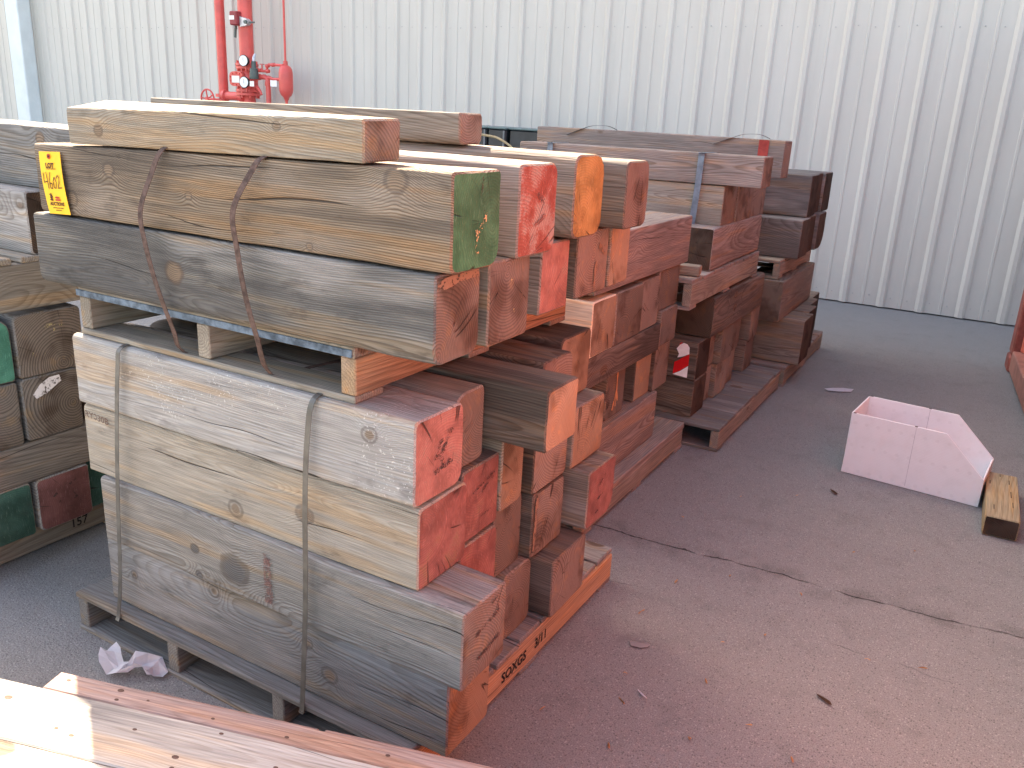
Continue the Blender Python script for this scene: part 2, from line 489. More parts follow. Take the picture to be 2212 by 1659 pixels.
def asphalt_mat():
    t = NT('asphalt')
    tc = t.n('ShaderNodeTexCoord')
    P = tc.outputs['Object']
    x, y, z = t.sep(P)
    big = t.noise(P, 0.9, 5.0, 0.6).outputs['Fac']
    mid = t.noise(P, 7.0, 4.0, 0.6).outputs['Fac']
    vo = t.vor(P, 150.0)
    ag = vo.outputs['Distance']
    cc = t.sep(vo.outputs['Color'])[0]
    gr = t.noise(P, 260.0, 2.0, 0.7).outputs['Fac']
    col = t.mix(big, (0.205, 0.202, 0.198, 1), (0.27, 0.266, 0.262, 1))
    col = t.mix(t.m('MULTIPLY', t.ss(mid, 0.5, 0.75), 0.35), col, (0.13, 0.128, 0.125, 1))
    stone = t.m('MULTIPLY', t.ss(ag, 0.50, 0.30), t.ss(cc, 0.60, 0.97))
    col = t.mix(t.m('MULTIPLY', stone, 0.75), col, (0.36, 0.35, 0.335, 1))
    pit = t.m('MULTIPLY', t.ss(ag, 0.5, 0.25), t.ss(cc, 0.30, 0.08))
    col = t.mix(t.m('MULTIPLY', pit, 0.7), col, (0.085, 0.083, 0.08, 1))
    col = t.mix(t.m('MULTIPLY', t.ss(gr, 0.55, 0.35), 0.6), col, (0.08, 0.078, 0.076, 1))
    # paving joint and an older, fainter crack, with tar-dark grime beside them
    wob = t.m('MULTIPLY', t.m('SUBTRACT', t.noise(P, 3.2, 5.0, 0.65).outputs['Fac'], 0.5), 0.11)
    l1 = t.m('ADD', t.m('SUBTRACT', y, t.m('ADD', 2.895, t.m('MULTIPLY', x, 0.06))), wob)
    a1 = t.m('ABSOLUTE', l1)
    crack = t.m('MULTIPLY', t.m('SUBTRACT', 1.0, t.ss(a1, 0.001, 0.005)), t.ss(mid, 0.36, 0.55))
    grime = t.m('MULTIPLY', t.m('SUBTRACT', 1.0, t.ss(a1, 0.0, 0.12)), t.ss(mid, 0.42, 0.62))
    l2 = t.m('ABSOLUTE', t.m('ADD', t.m('SUBTRACT', y, t.m('ADD', 2.53, t.m('MULTIPLY', x, 0.05))), wob))
    crack2 = t.m('MULTIPLY', t.m('SUBTRACT', 1.0, t.ss(l2, 0.001, 0.006)), t.ss(big, 0.45, 0.55))
    col = t.mix(t.m('MULTIPLY', grime, 0.3), col, (0.05, 0.048, 0.047, 1))
    col = t.mix(t.m('MAXIMUM', t.m('MULTIPLY', crack, 0.9), t.m('MULTIPLY', crack2, 0.6)), col, (0.012, 0.012, 0.012, 1))
    # pale dust drifted along the foot of the wall
    dn = t.noise(P, 1.6, 4.0, 0.6).outputs['Fac']
    dust = t.m('MULTIPLY', t.ss(t.m('ADD', y, t.m('MULTIPLY', dn, 1.4)), 6.6, 8.2), 0.45)
    col = t.mix(dust, col, (0.24, 0.24, 0.235, 1))
    h = t.m('ADD', t.m('MULTIPLY', ag, -0.8), t.m('MULTIPLY', gr, 0.8))
    h = t.m('SUBTRACT', h, t.m('MULTIPLY', crack, 4.0))
    t.bump(h, 0.7, 0.003)
    return t.done(col, 0.88, 0, 0.25)

def wall_mat():
    t = NT('painted_steel_panel')
    tc = t.n('ShaderNodeTexCoord')
    P = tc.outputs['Object']
    x, y, z = t.sep(P)
    n = t.noise(t.v('MULTIPLY', P, (3.0, 3.0, 0.35)), 1.0, 4.0, 0.6).outputs['Fac']
    d = t.noise(P, 9.0, 4.0, 0.65).outputs['Fac']
    col = t.mix(t.ss(n, 0.3, 0.7), (0.555, 0.525, 0.468, 1), (0.605, 0.575, 0.515, 1))
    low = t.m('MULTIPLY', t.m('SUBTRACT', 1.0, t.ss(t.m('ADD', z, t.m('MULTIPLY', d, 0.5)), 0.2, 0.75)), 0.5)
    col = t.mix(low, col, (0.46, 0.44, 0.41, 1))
    sc = t.ss(t.noise(t.v('MULTIPLY', P, (40.0, 40.0, 2.5)), 1.0, 2.0).outputs['Fac'], 0.70, 0.76)
    col = t.mix(t.m('MULTIPLY', sc, 0.25), col, (0.5, 0.48, 0.45, 1))
    wv = t.noise(t.v('MULTIPLY', P, (2.0, 2.0, 0.8)), 1.0, 2.0).outputs['Fac']
    t.bump(wv, 0.25, 0.01)
    return t.done(col, 0.42, 0, 0.4)

def container_mat():
    t = NT('container_red')
    tc = t.n('ShaderNodeTexCoord')
    P = tc.outputs['Object']
    n = t.noise(P, 2.5, 5.0, 0.65).outputs['Fac']
    r = t.noise(P, 14.0, 5.0, 0.7).outputs['Fac']
    col = t.mix(n, (0.58, 0.12, 0.075, 1), (0.64, 0.15, 0.095, 1))
    col = t.mix(t.m('MULTIPLY', t.ss(r, 0.62, 0.74), 0.7), col, (0.16, 0.06, 0.03, 1))
    t.bump(r, 0.15, 0.002)
    return t.done(col, 0.5, 0, 0.35)

def corr_plastic_mat():
    t = NT('corrugated_white_plastic')
    tc = t.n('ShaderNodeTexCoord')
    P = tc.outputs['Object']
    x, y, z = t.sep(P)
    w = t.m('SINE', t.m('MULTIPLY', z, 2 * math.pi / 0.007))
    dirt = t.noise(P, 14.0, 4.0, 0.6).outputs['Fac']
    col = t.mix(t.ss(dirt, 0.4, 0.8), (0.82, 0.815, 0.82, 1), (0.77, 0.76, 0.76, 1))
    # staple dimples along three rows
    fx = t.m('SUBTRACT', t.m('FRACT', t.m('DIVIDE', x, 0.05)), 0.5)
    dots = None
    for zz in (0.25, 0.142, 0.02):
        dz = t.m('DIVIDE', t.m('SUBTRACT', z, zz), 0.05)
        d = t.m('SQRT', t.m('ADD', t.m('MULTIPLY', fx, fx), t.m('MULTIPLY', dz, dz)))
        k = t.m('SUBTRACT', 1.0, t.ss(d, 0.10, 0.22))
        dots = k if dots is None else t.m('MAXIMUM', dots, k)
    col = t.mix(t.m('MULTIPLY', dots, 0.12), col, (0.5, 0.47, 0.46, 1))
    t.bump(t.m('SUBTRACT', t.m('MULTIPLY', w, 0.12), t.m('MULTIPLY', dots, 0.7)), 0.3, 0.002)
    m = t.done(col, 0.4, 0, 0.4)
    t.bs.inputs['Subsurface Weight'].default_value = 0.0
    return m

M['asphalt'] = asphalt_mat()
M['wall'] = wall_mat()
M['container'] = container_mat()
M['bin'] = corr_plastic_mat()
M['red'] = plain('fire_red_paint', (0.72, 0.10, 0.085), 0.38, 0, 0.5, 0.12, 5.0)
M['dkred'] = plain('dark_red_housing', (0.30, 0.035, 0.04), 0.45, 0, 0.4, 0.12, 8.0)
M['alu'] = plain('cast_aluminium', (0.62, 0.62, 0.64), 0.4, 0.6, 0.5, 0.08)
M['grey_switch'] = plain('grey_green_plastic', (0.10, 0.13, 0.12), 0.5, 0, 0.4)
M['dial'] = plain('gauge_dial', (0.85, 0.86, 0.84), 0.35, 0, 0.5, 0.04)
M['black'] = plain('black_rubber', (0.018, 0.019, 0.02), 0.55, 0, 0.4, 0.3)
M['blackbin'] = plain('black_plastic', (0.022, 0.026, 0.030), 0.4, 0, 0.5, 0.3)
M['downspout'] = plain('pale_blue_steel', (0.66, 0.72, 0.72), 0.4, 0, 0.4, 0.06, 3.0)
M['screw'] = plain('screw_head', (0.42, 0.41, 0.40), 0.5, 0.3, 0.4)
M['rust'] = plain('rusty_strap', (0.10, 0.062, 0.052), 0.8, 0.2, 0.3, 0.45, 60.0, 0.4)
M['steel'] = plain('steel_strap', (0.125, 0.12, 0.11), 0.5, 0.5, 0.5, 0.25, 20.0)
M['bluesteel'] = plain('blue_steel_strap', (0.20, 0.24, 0.30), 0.4, 0.6, 0.5, 0.25, 20.0)
M['tag'] = plain('yellow_card', (0.90, 0.50, 0.03), 0.6, 0, 0.3, 0.05)
M['ink'] = plain('black_ink', (0.02, 0.017, 0.016), 0.7, 0, 0.2)
M['marker'] = plain('brown_marker', (0.10, 0.03, 0.02), 0.7, 0, 0.2)
M['tagred'] = plain('red_print', (0.45, 0.05, 0.03), 0.6, 0, 0.2)
M['stamp'] = plain('burnt_stamp', (0.11, 0.05, 0.03), 0.8, 0, 0.1)
M['char'] = plain('charcoal_mark', (0.035, 0.028, 0.026), 0.9, 0, 0.1, 0.4, 90.0)
M['crayon'] = plain('yellow_crayon', (0.72, 0.40, 0.06), 0.8, 0, 0.1, 0.2, 60.0)
M['whitepaint'] = plain('white_paint', (0.78, 0.74, 0.74), 0.6, 0, 0.3, 0.1, 40.0)
M['smear'] = plain('red_smear', (0.34, 0.13, 0.10), 0.8, 0, 0.1, 0.25, 60.0)
M['tape_red'] = plain('reflective_red', (0.62, 0.015, 0.02), 0.3, 0, 0.5, 0.08, 30.0)
M['tape_white'] = plain('reflective_white', (0.88, 0.90, 0.90), 0.3, 0, 0.5, 0.08, 30.0)
M['paper'] = plain('crumpled_paper', (0.80, 0.78, 0.82), 0.7, 0, 0.2, 0.06, 25.0)
M['scrap'] = plain('clear_film', (0.42, 0.38, 0.38), 0.3, 0, 0.5, 0.1)
M['chip'] = plain('fresh_splinter', (0.55, 0.30, 0.15), 0.8, 0, 0.1, 0.2, 50.0)
M['leaf'] = plain('dry_leaf', (0.10, 0.06, 0.04), 0.8, 0, 0.1, 0.3, 50.0)
M['bluepaint'] = plain('faded_blue_paint', (0.11, 0.145, 0.185), 0.8, 0, 0.15, 0.55, 30.0, 0.3)
M['rusthole'] = plain('rusty_nail', (0.12, 0.07, 0.055), 0.8, 0.2, 0.2, 0.3, 90.0)
M['hose'] = plain('tan_hose', (0.45, 0.33, 0.18), 0.5, 0, 0.4)
M['knotface'] = plain('dark_knot', (0.10, 0.085, 0.08), 0.85, 0, 0.1, 0.35, 60.0, 0.4)
M['plank'] = wood_side('plank_red_brown', contrast=0.35, grey=0.1, freq=190, stain_amt=0.05, wander=0.05, late=(0.55, 0.42, 0.36))
M['plank_pale'] = wood_side('plank_pale', contrast=0.35, grey=0.25, freq=150, stain=(0.09, 0.09, 0.095), stain_amt=0.55, wander=0.12, late=(0.6, 0.5, 0.4))

def worn_mark(name, col, cover=0.55, scale=170.0, stretch=(1, 1, 1), amax=1.0):
    t = NT(name)
    tc = t.n('ShaderNodeTexCoord')
    n = t.noise(t.v('MULTIPLY', tc.outputs['Object'], stretch), scale, 3.0, 0.65).outputs['Fac']
    n2 = t.noise(tc.outputs['Object'], 45.0, 2.0).outputs['Fac']
    a = t.ss(t.m('ADD', t.m('MULTIPLY', n, 0.6), t.m('MULTIPLY', n2, 0.4)), 0.60 - cover * 0.22, 0.66 - cover * 0.22)
    t.put(t.bs.inputs['Alpha'], t.m('MULTIPLY', a, amax))
    c = t.mix(n2, tuple(v * 0.75 for v in col) + (1,), tuple(min(1, v * 1.2) for v in col) + (1,))
    return t.done(c, 0.85, 0, 0.15)
M['char'] = worn_mark('charcoal_mark_worn', (0.075, 0.05, 0.045), 0.5, 260.0)
M['fresh'] = worn_mark('fresh_split_wood', (0.27, 0.18, 0.125), 0.85, 120.0)
M['crayon'] = worn_mark('yellow_crayon_worn', (0.46, 0.38, 0.20), 0.4, 220.0)
M['whitepaint'] = worn_mark('white_paint_worn', (0.78, 0.74, 0.74), 0.9)
M['smear'] = worn_mark('red_smear_worn', (0.20, 0.085, 0.072), 0.7, 150.0, (0.5, 1, 1), 0.6)
M['stamp'] = worn_mark('stamp_worn', (0.15, 0.09, 0.07), 0.95)
M['ink'] = M['ink']

# ------------------------------------------------------------------ ground
bm = bmesh.new()
vs = [bm.verts.new(p) for p in ((-150, -150, 0), (150, -150, 0), (150, 150, 0), (-150, 150, 0))]
bm.faces.new(vs)
struct(new_obj('ground', bm, M['asphalt']))

# ------------------------------------------------------------------ building
WY = 8.30
WH = 11.45
bld = thing('warehouse', 'tall off-white ribbed metal warehouse wall behind the timber stacks', 'building', (0, WY, 0))
bm = bmesh.new()
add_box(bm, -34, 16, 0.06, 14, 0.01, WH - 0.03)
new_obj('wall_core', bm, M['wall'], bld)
PITCH = 0.325
RIB0 = -1.468        # one major rib's centre
def panel_profile(n):
    """outline over n rib pitches, starting mid-pan; y negative is towards the yard"""
    pts = []
    for k in range(n):
        o = k * PITCH
        pts += [(o, 0.0), (o + 0.004, -0.0)]
        c = o + PITCH * 0.25
        pts += [(c - 0.020, 0.0), (c - 0.013, -0.005), (c + 0.006, -0.005), (c + 0.009, 0.0)]
        c = o + PITCH * 0.75
        pts += [(c - 0.045, 0.0), (c - 0.016, -0.024), (c + 0.016, -0.024), (c + 0.036, 0.0)]
    pts.append((n * PITCH, 0.0))
    out = []
    for p in pts:
        if not out or p[0] > out[-1][0] + 1e-5:
            out.append(p)
    return out
prof = panel_profile(3)
pm = None
xs0 = RIB0 - PITCH * 0.75
k0 = -int((xs0 + 33) / (3 * PITCH))
k1 = int((15 - xs0) / (3 * PITCH))
scr = bmesh.new()
for k in range(k0, k1):
    px = xs0 + k * 3 * PITCH
    if pm is None:
        bm = bmesh.new()
        lo = [bm.verts.new((a, b, 0.012)) for a, b in prof]
        hi = [bm.verts.new((a, b, WH)) for a, b in prof]
        for i in range(len(prof) - 1):
            bm.faces.new((lo[i], lo[i + 1], hi[i + 1], hi[i]))
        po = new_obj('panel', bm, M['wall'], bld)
        pm = po.data
    else:
        po = bpy.data.objects.new('panel', pm); COL.objects.link(po); po.parent = bld
    po.location = (px, (k % 2) * -0.0015, 0)
    for j in range(3):
        for zz in (0.10, 2.385, 4.6, 6.8):
            for sx, jit in ((0.30, 1), (0.62 + 0.25, 2)):
                cx = px + j * PITCH + PITCH * sx + 0.03
                zj = zz + random.Random(k * 31 + j * 7 + jit).uniform(-0.008, 0.008)
                add_lathe(scr, [(0, 0.0055), (0.005, 0.005), (0.006, 0.003)], (cx, -0.001, zj), (0, -1, 0), 6)
so = new_obj('screw_heads', scr, M['screw'], bld)
so['kind'] = 'stuff'
# downspout
bm = bmesh.new()
add_box(bm, -13.44, -13.12, -0.24, -0.035, 0.05, WH, 0.012)
add_box(bm, -13.46, -13.10, -0.25, -0.03, 3.1, 3.16, 0.004)
new_obj('downspout', bm, M['downspout'], bld)

# ------------------------------------------------------------------ red container along the right
CY = math.radians(4.9)
cont = thing('shipping_container', 'red steel container along the right edge of the yard', 'container', (0.215, 6.75, 0), CY)
M['post'] = plain('shade_tinted_red_post', (0.27, 0.075, 0.055), 0.6, 0, 0.3, 0.25, 12.0)  # posts and castings: red darkened to put the far end's shade into the colour
# local: x to the right away from the aisle, y towards the wall; runs from y=0 back to -6.06
bm = bmesh.new()
n = 0; yy = -0.12; prof = []
while yy > -5.8:
    prof += [(0.045, yy), (0.045, yy - 0.07), (0.078, yy - 0.14), (0.078, yy - 0.21)]
    yy -= 0.28
lo = [bm.verts.new((a, b, 0.16)) for a, b in prof]; hi = [bm.verts.new((a, b, 2.48)) for a, b in prof]
for i in range(len(prof) - 1):
    bm.faces.new((lo[i], lo[i + 1], hi[i + 1], hi[i]))
new_obj('side_panel', bm, M['container'], cont)
bm = bmesh.new(); add_box(bm, 0.10, 2.40, -6.02, -0.05, 0.14, 2.58, 0.0); new_obj('body', bm, M['container'], cont)
bm = bmesh.new(); add_box(bm, 0.0, 0.085, -5.88, -0.17, 0.02, 0.155, 0.006); new_obj('bottom_rail', bm, plain('pink_brown_rail', (0.36, 0.16, 0.12), 0.6, 0, 0.3, 0.2), cont)
bm = bmesh.new(); add_box(bm, 0.01, 0.10, -5.88, -0.17, 2.485, 2.60, 0.006); new_obj('top_rail', bm, M['container'], cont)
for yy in (-0.005, -5.895):
    bm = bmesh.new(); add_box(bm, -0.004, 0.16, yy - 0.16, yy, 0.12, 2.48, 0.01); new_obj('corner_post', bm, M['post'], cont)
    for zz in (0.0, 2.485):
        bm = bmesh.new(); add_box(bm, -0.012, 0.17, yy - 0.17, yy + 0.006, zz + 0.004, zz + 0.115, 0.012); new_obj('corner_casting', bm, M['post'], cont)
for zz in (0.42, 1.0, 1.6, 2.2):
    bm = bmesh.new(); add_box(bm, 0.03, 0.15, 0.002, 0.03, zz, zz + 0.10, 0.006)
    new_obj('hinge', bm, M['container'], cont)
bm = bmesh.new()
add_lathe(bm, [(0, 0.018), (2.3, 0.018)], (0.25, 0.035, 0.15), (0, 0, 1), 10)
new_obj('lock_rod', bm, M['container'], cont)

# ------------------------------------------------------------------ timbers
def beam_mesh(L, W, H, rad, seed, top0=0.0, bot0=0.0, cham=0.004, rough=1.0, twist=0.0):
    """squared timber with worn corners: long axis x, centred on the origin; rad: radius or 4 radii (front-bottom, back-bottom, back-top, front-top)"""
    rg = random.Random(seed)
    rads = rad if isinstance(rad, (list, tuple)) else [rad] * 4
    ph = [rg.uniform(0, 6.28) for _ in range(12)]
    bm = bmesh.new()
    nst = max(8, int(L / 0.09))
    xs = [-L / 2, -L / 2 + cham] + [-L / 2 + cham + (L - 2 * cham) * i / nst for i in range(1, nst)] + [L / 2 - cham, L / 2]
    rings = []
    cs = [(-1, -1), (1, -1), (1, 1), (-1, 1)]
    off = Vector((seed * 3.17 % 50, seed * 1.31 % 50, 0))
    for si, x in enumerate(xs):
        inset = cham if si in (0, len(xs) - 1) else 0.0
        ring = []
        by = 0.0025 * math.sin(x * 2.3 + ph[0]) * rough
        bz = 0.002 * math.sin(x * 2.0 + ph[1]) * rough
        for ci, (sy, sz) in enumerate(cs):
            nv = mnoise.noise(Vector((x * 7, ci * 9.1, 0)) + off)
            nv2 = mnoise.noise(Vector((x * 24, ci * 5.3, 7)) + off)
            rr = max(0.003, rads[ci] * (1 + 0.45 * nv + 0.22 * nv2))
            if si in (0, 1, len(xs) - 2, len(xs) - 1):
                rr *= 1.25
            rr = min(rr, min(W, H) * 0.45)
            cyy = sy * (W / 2 - rr); czz = sz * (H / 2 - rr)
            a0 = {(-1, -1): math.pi, (1, -1): 1.5 * math.pi, (1, 1): 0.0, (-1, 1): 0.5 * math.pi}[(sy, sz)]
            for k in range(4):
                a = a0 + k * math.pi / 6
                ring.append((cyy + math.cos(a) * rr, czz + math.sin(a) * rr))
        # points along each flat
        full = []
        for q in range(16):
            full.append(ring[q])
            if q % 4 == 3:
                a = ring[q]; b = ring[(q + 1) % 16]
                for f in (0.33, 0.66):
                    full.append((a[0] + (b[0] - a[0]) * f, a[1] + (b[1] - a[1]) * f))
        verts = []
        tt = (x + L / 2) / L
        for qi, (a, b) in enumerate(full):
            dn = 0.0011 * mnoise.noise(Vector((x * 16, a * 25, b * 25)) + off) * rough
            l = math.hypot(a, b) or 1
            a2 = a + by + a / l * dn; b2 = b + bz + b / l * dn
            a2 *= 1 - inset / (W / 2); b2 *= 1 - inset / (H / 2)
            drop = (1 - tt) * (top0 if b2 > 0 else bot0)
            ex = 0.0
            if si in (0, 1, len(xs) - 2, len(xs) - 1):
                ex = 0.0016 * mnoise.noise(Vector((a * 30, b * 30, x)) + off)
            verts.append(bm.verts.new((x + ex, a2, b2 - drop + twist * (1.15 - tt) * (a2 / W + 0.5))))
        rings.append(verts)
    nv = len(rings[0])
    for i in range(len(rings) - 1):
        for k in range(nv):
            bm.faces.new((rings[i][k], rings[i][(k + 1) % nv], rings[i + 1][(k + 1) % nv], rings[i + 1][k]))
    f0 = bm.faces.new(list(reversed(rings[0]))); f1 = bm.faces.new(rings[-1])
    f0.material_index = 2; f1.material_index = 1
    return bm

COLS = {
    'tan': (0.30, 0.262, 0.212, 1), 'brown': (0.24, 0.20, 0.165, 1), 'dark': (0.16, 0.132, 0.11, 1),
    'grey': (0.215, 0.212, 0.205, 1), 'pale': (0.36, 0.342, 0.325, 1), 'pale_tan': (0.35, 0.305, 0.25, 1), 'greytan': (0.27, 0.25, 0.228, 1),
    'rose': (0.30, 0.25, 0.222, 1), 'dkgrey': (0.185, 0.178, 0.172, 1), 'fresh': (0.44, 0.29, 0.175, 1), 'coolgrey': (0.22, 0.216, 0.21, 1), 'umber': (0.245, 0.19, 0.138, 1), 'slate': (0.175, 0.17, 0.16, 1),
}
SEED = [10]
def beam(label, x0, x1, y0, y1, z0, z1, col='brown', end='end', rad=0.010, axis='X', mat='side', group=None, yaw=0.0, name='timber',
         end0=None, **kw):
    SEED[0] += 1
    cx, cy, cz = (x0 + x1) / 2, (y0 + y1) / 2, (z0 + z1) / 2
    if axis == 'X':
        bm = beam_mesh(x1 - x0, y1 - y0, z1 - z0, rad, SEED[0], **kw); rz = 0.0
    else:   # local +x looks towards -y, the camera side
        bm = beam_mesh(y1 - y0, x1 - x0, z1 - z0, rad, SEED[0], **kw); rz = -math.pi / 2
    me_m = M[mat] if isinstance(mat, str) else mat
    o = new_obj(name, bm, [me_m, M[end], M[end0 or 'end']], smooth=38)
    o.location = (cx, cy, cz); o.rotation_euler = (0, 0, rz + math.radians(yaw))
    o.color = COLS[col]
    tag(o, label, 'timber', group)
    return o

def kn(cx, cz, L):   # world knots -> local
    return [(a - cx, b - cz, r) for a, b, r in L]

def end_marks(o, lines, wid, mat, dy=0.0, dz=0.0, name='painted_mark', rough=0.4):
    """strokes on the +x end face of an X timber, in local coordinates"""
    L = max(v.co.x for v in o.data.vertices)
    return strokes(name, lines, wid, (L + 0.0022, dy, dz), (0, 1, 0), (0, 0, 1), mat, o, rough)

# ---- pallets
def pallet(label, x0, x1, y0, y1, z0, h, boards_axis='X', nb=6, ns=3, col='grey', group='wooden pallets under the timber stacks', deck_t=0.018,
           front_paint=None, bottom_inset=0.0, gap=0.035, notch=False, widths=None, st_w=0.042, fresh=False):
    root = thing('pallet', label, 'pallet', (x0, y0, z0), 0, group)
    rg = random.Random(int(x0 * 1000 + y0 * 77 + z0 * 13))
    X, Y = x1 - x0, y1 - y0
    def piece(nm, a0, a1, b0, b1, c0, c1, c, ax='X', m='board', bev=0.003):
        L, Wd, Ht = a1 - a0, b1 - b0, c1 - c0
        bm = bmesh.new()
        if ax == 'X':
            add_box(bm, -L / 2, L / 2, -Wd / 2, Wd / 2, -Ht / 2, Ht / 2, bev)
        else:
            add_box(bm, -Wd / 2, Wd / 2, -L / 2, L / 2, -Ht / 2, Ht / 2, bev)
        o = new_obj(nm, bm, M[m] if isinstance(m, str) else m, root)
        o.location = ((a0 + a1) / 2, (b0 + b1) / 2, (c0 + c1) / 2)
        o.rotation_euler = (0, 0, (0 if ax == 'X' else math.pi / 2) + rg.uniform(-0.004, 0.004))
        k = rg.uniform(0.85, 1.15)
        o.color = tuple(v * k for v in COLS[c][:3]) + (1,)
        return o
    bt = 0.016
    zt = h - deck_t
    # stringers run along y
    st = []
    for i in range(ns):
        cx = st_w / 2 + (X - st_w) * i / (ns - 1)
        st.append(piece('stringer', cx - st_w / 2, cx + st_w / 2, 0.004, Y - 0.004, bt + 0.0005, zt - 0.0005, ('fresh' if fresh else 'tan') if i == ns - 1 else col, 'Y'))
    if boards_axis == 'X':
        w = (Y - gap * (nb - 1)) / nb
        for i in range(nb):
            b0 = i * (w + gap)
            piece('deck_board', rg.uniform(-0.004, 0.004), X + rg.uniform(-0.004, 0.004), b0, b0 + w, zt, h, col, 'X')
    else:
        w = (X - gap * (nb - 1)) / nb
        for i in range(nb):
            a0 = i * (w + gap)
            piece('deck_board', a0, a0 + w, rg.uniform(-0.01, 0.004), Y + rg.uniform(-0.004, 0.01), zt, h, col, 'Y')
    for i in range(3):
        b0 = (Y - 0.10) * i / 2
        piece('bottom_board', 0.0, X - bottom_inset, b0, b0 + 0.10, 0.0, bt, col, 'X')
    return root, st

# ============ stack A, lower pallet
GA1 = 'timbers on the front lower pallet'
pal_a1, st_a1 = pallet('weathered pallet on the asphalt under the nearest timber stack', -2.176, -0.952, 1.300, 2.484, 0.0, 0.125, 'X', 9, 4, 'grey', gap=0.012, fresh=True)
place_text('stamped_text', 'SOXGS', 0.044, (-0.952 + 2.176 + 0.0016, 0.43, 0.045), (0, 1, 0), (0, 0, 1), M['ink'], pal_a1, 0.0012, 1.0)
place_text('stamped_text', '3/11', 0.044, (-0.952 + 2.176 + 0.0016, 0.62, 0.047), (0, 1, 0), (0, 0, 1), M['ink'], pal_a1, 0.0012, 1.0)

kb4 = wood_side('timber_bottom_front', 0.45, 0.5, 230, kn(-1.465, 0.228, [(-1.22, 0.205, 0.022), (-1.29, 0.27, 0.015), (-1.62, 0.30, 0.017), (-1.95, 0.24, 0.012)]), stain_amt=0.25, stain=(0.13, 0.12, 0.115), slope=0.03)
beam('bottom grey timber of the front lower stack, orange sawn end by the stamped stringer', -2.06, -0.869, 1.340, 1.521, 0.127, 0.330, 'coolgrey', 'end_pale', 0.007, mat=kb4, group=GA1)
beam('timber on the lowest row right behind the bottom front timber', -2.03, -1.06, 1.545, 1.72, 0.127, 0.325, 'brown', 'end', 0.010, group=GA1)
beam('short-looking timber with rounded brown end on the pallet deck, left of the ringed end', -2.05, -0.991, 1.795, 1.945, 0.127, 0.333, 'brown', 'end', (0.012, 0.018, 0.022, 0.012), group=GA1)
o = beam('dark sided timber with ringed end and orange knot, lowest row above the deck', -2.02, -0.932, 1.967, 2.192, 0.127, 0.318, 'dark', 'end_grey', 0.010, mat='side_dark', group=GA1)
end_marks(o, [[(0.07, 0.012), (0.085, 0.018), (0.095, 0.014)], [(0.078, 0.0), (0.09, 0.004)]], 0.016, M['fresh'], name='knot')
beam('recessed timber at the back of the lowest row, under the protruding red end', -2.05, -1.20, 2.215, 2.40, 0.127, 0.318, 'dark', 'end_dark', 0.010, group=GA1)

kb3 = wood_side('timber_big_knot', 0.6, 0.35, 220, kn(-1.427, 0.433, [(-1.515, 0.409, 0.042), (-1.66, 0.425, 0.014), (-1.65, 0.35, 0.012)]), stain_amt=0.12, late=(0.5, 0.42, 0.36), knotc=(0.135, 0.125, 0.12))
b3 = beam('grey tan timber with one big dark knot and a red smear on its front', -2.03, -0.824, 1.320, 1.503, 0.336, 0.530, 'greytan', 'end', 0.009, mat=kb3, group=GA1)
end_marks(b3, [[(-0.045, 0.02), (0.045, 0.035)], [(0.05, 0.075), (0.05, 0.025)], [(-0.035, -0.045), (0.06, -0.03)], [(0.02, 0.07), (0.05, 0.082)]], 0.009, M['char'], name='charcoal_mark')
strokes('red_smear', [[(0.0, 0.062), (0.002, -0.075)]], 0.030, (-1.395 + 1.427, -0.0942, 0.0), (1, 0, 0), (0, 0, 1), M['smear'], b3, 0.25, 4)
beam('small red painted end tucked between the big red end and the brown cracked end', -2.02, -0.987, 1.555, 1.731, 0.336, 0.528, 'brown', 'p_red', (0.012, 0.018, 0.016, 0.010), group=GA1)
beam('brown end with a vertical crack, third in the second row from the bottom', -2.00, -1.012, 1.755, 1.905, 0.337, 0.548, 'brown', 'end', 0.014, group=GA1)
o = beam('dark timber with a long orange splinter on its end corner', -2.04, -0.987, 1.930, 2.122, 0.326, 0.528, 'dark', 'end', 0.009, mat='side_dark', group=GA1)
end_marks(o, [[(-0.080, 0.09), (-0.084, 0.0), (-0.088, -0.075)]], 0.014, M['fresh'], name='splinter')
o = beam('protruding timber with bright red end marked in black, above the pallet deck corner', -2.0, -0.927, 2.168, 2.371, 0.334, 0.526, 'brown', 'p_red', (0.010, 0.03, 0.016, 0.010), group=GA1)
end_marks(o, [[(-0.02, 0.03), (0.02, 0.055)], [(-0.03, -0.015), (0.01, -0.005)], [(-0.045, -0.06), (-0.02, -0.055)]], 0.007, M['char'])

kb2 = wood_side('timber_pale_tan', 0.32, 0.2, 260, kn(-1.523, 0.632, [(-1.515, 0.575, 0.022), (-1.285, 0.625, 0.024)]), stain_amt=0.08, late=(0.62, 0.52, 0.42))
b2 = beam('pale tan timber stamped near its left end, orange red painted right end', -2.09, -0.956, 1.335, 1.526, 0.533, 0.732, 'pale_tan', 'p_red', (0.006, 0.014, 0.014, 0.012), mat=kb2, group=GA1)
place_text('stamped_text', 'RY030B', 0.027, (-2.082 + 1.523, -0.0985, 0.063), (0.95, 0, -0.05), (0, 0, 1), M['stamp'], b2, 0.0, 1.15)
o = beam('bright red painted end with black marks, second from the front corner', -2.05, -0.990, 1.558, 1.728, 0.533, 0.725, 'brown', 'p_red', 0.008, group=GA1)
end_marks(o, [[(-0.04, 0.03), (0.06, 0.055)], [(0.0, 0.02), (0.055, 0.045)], [(0.0, -0.045), (0.05, -0.042)]], 0.006, M['char'])
beam('light orange sawn end with wavy rings, right of the bright red end', -2.03, -0.985, 1.735, 1.850, 0.553, 0.767, 'tan', 'end_pale', (0.01, 0.02, 0.012, 0.008), group=GA1)
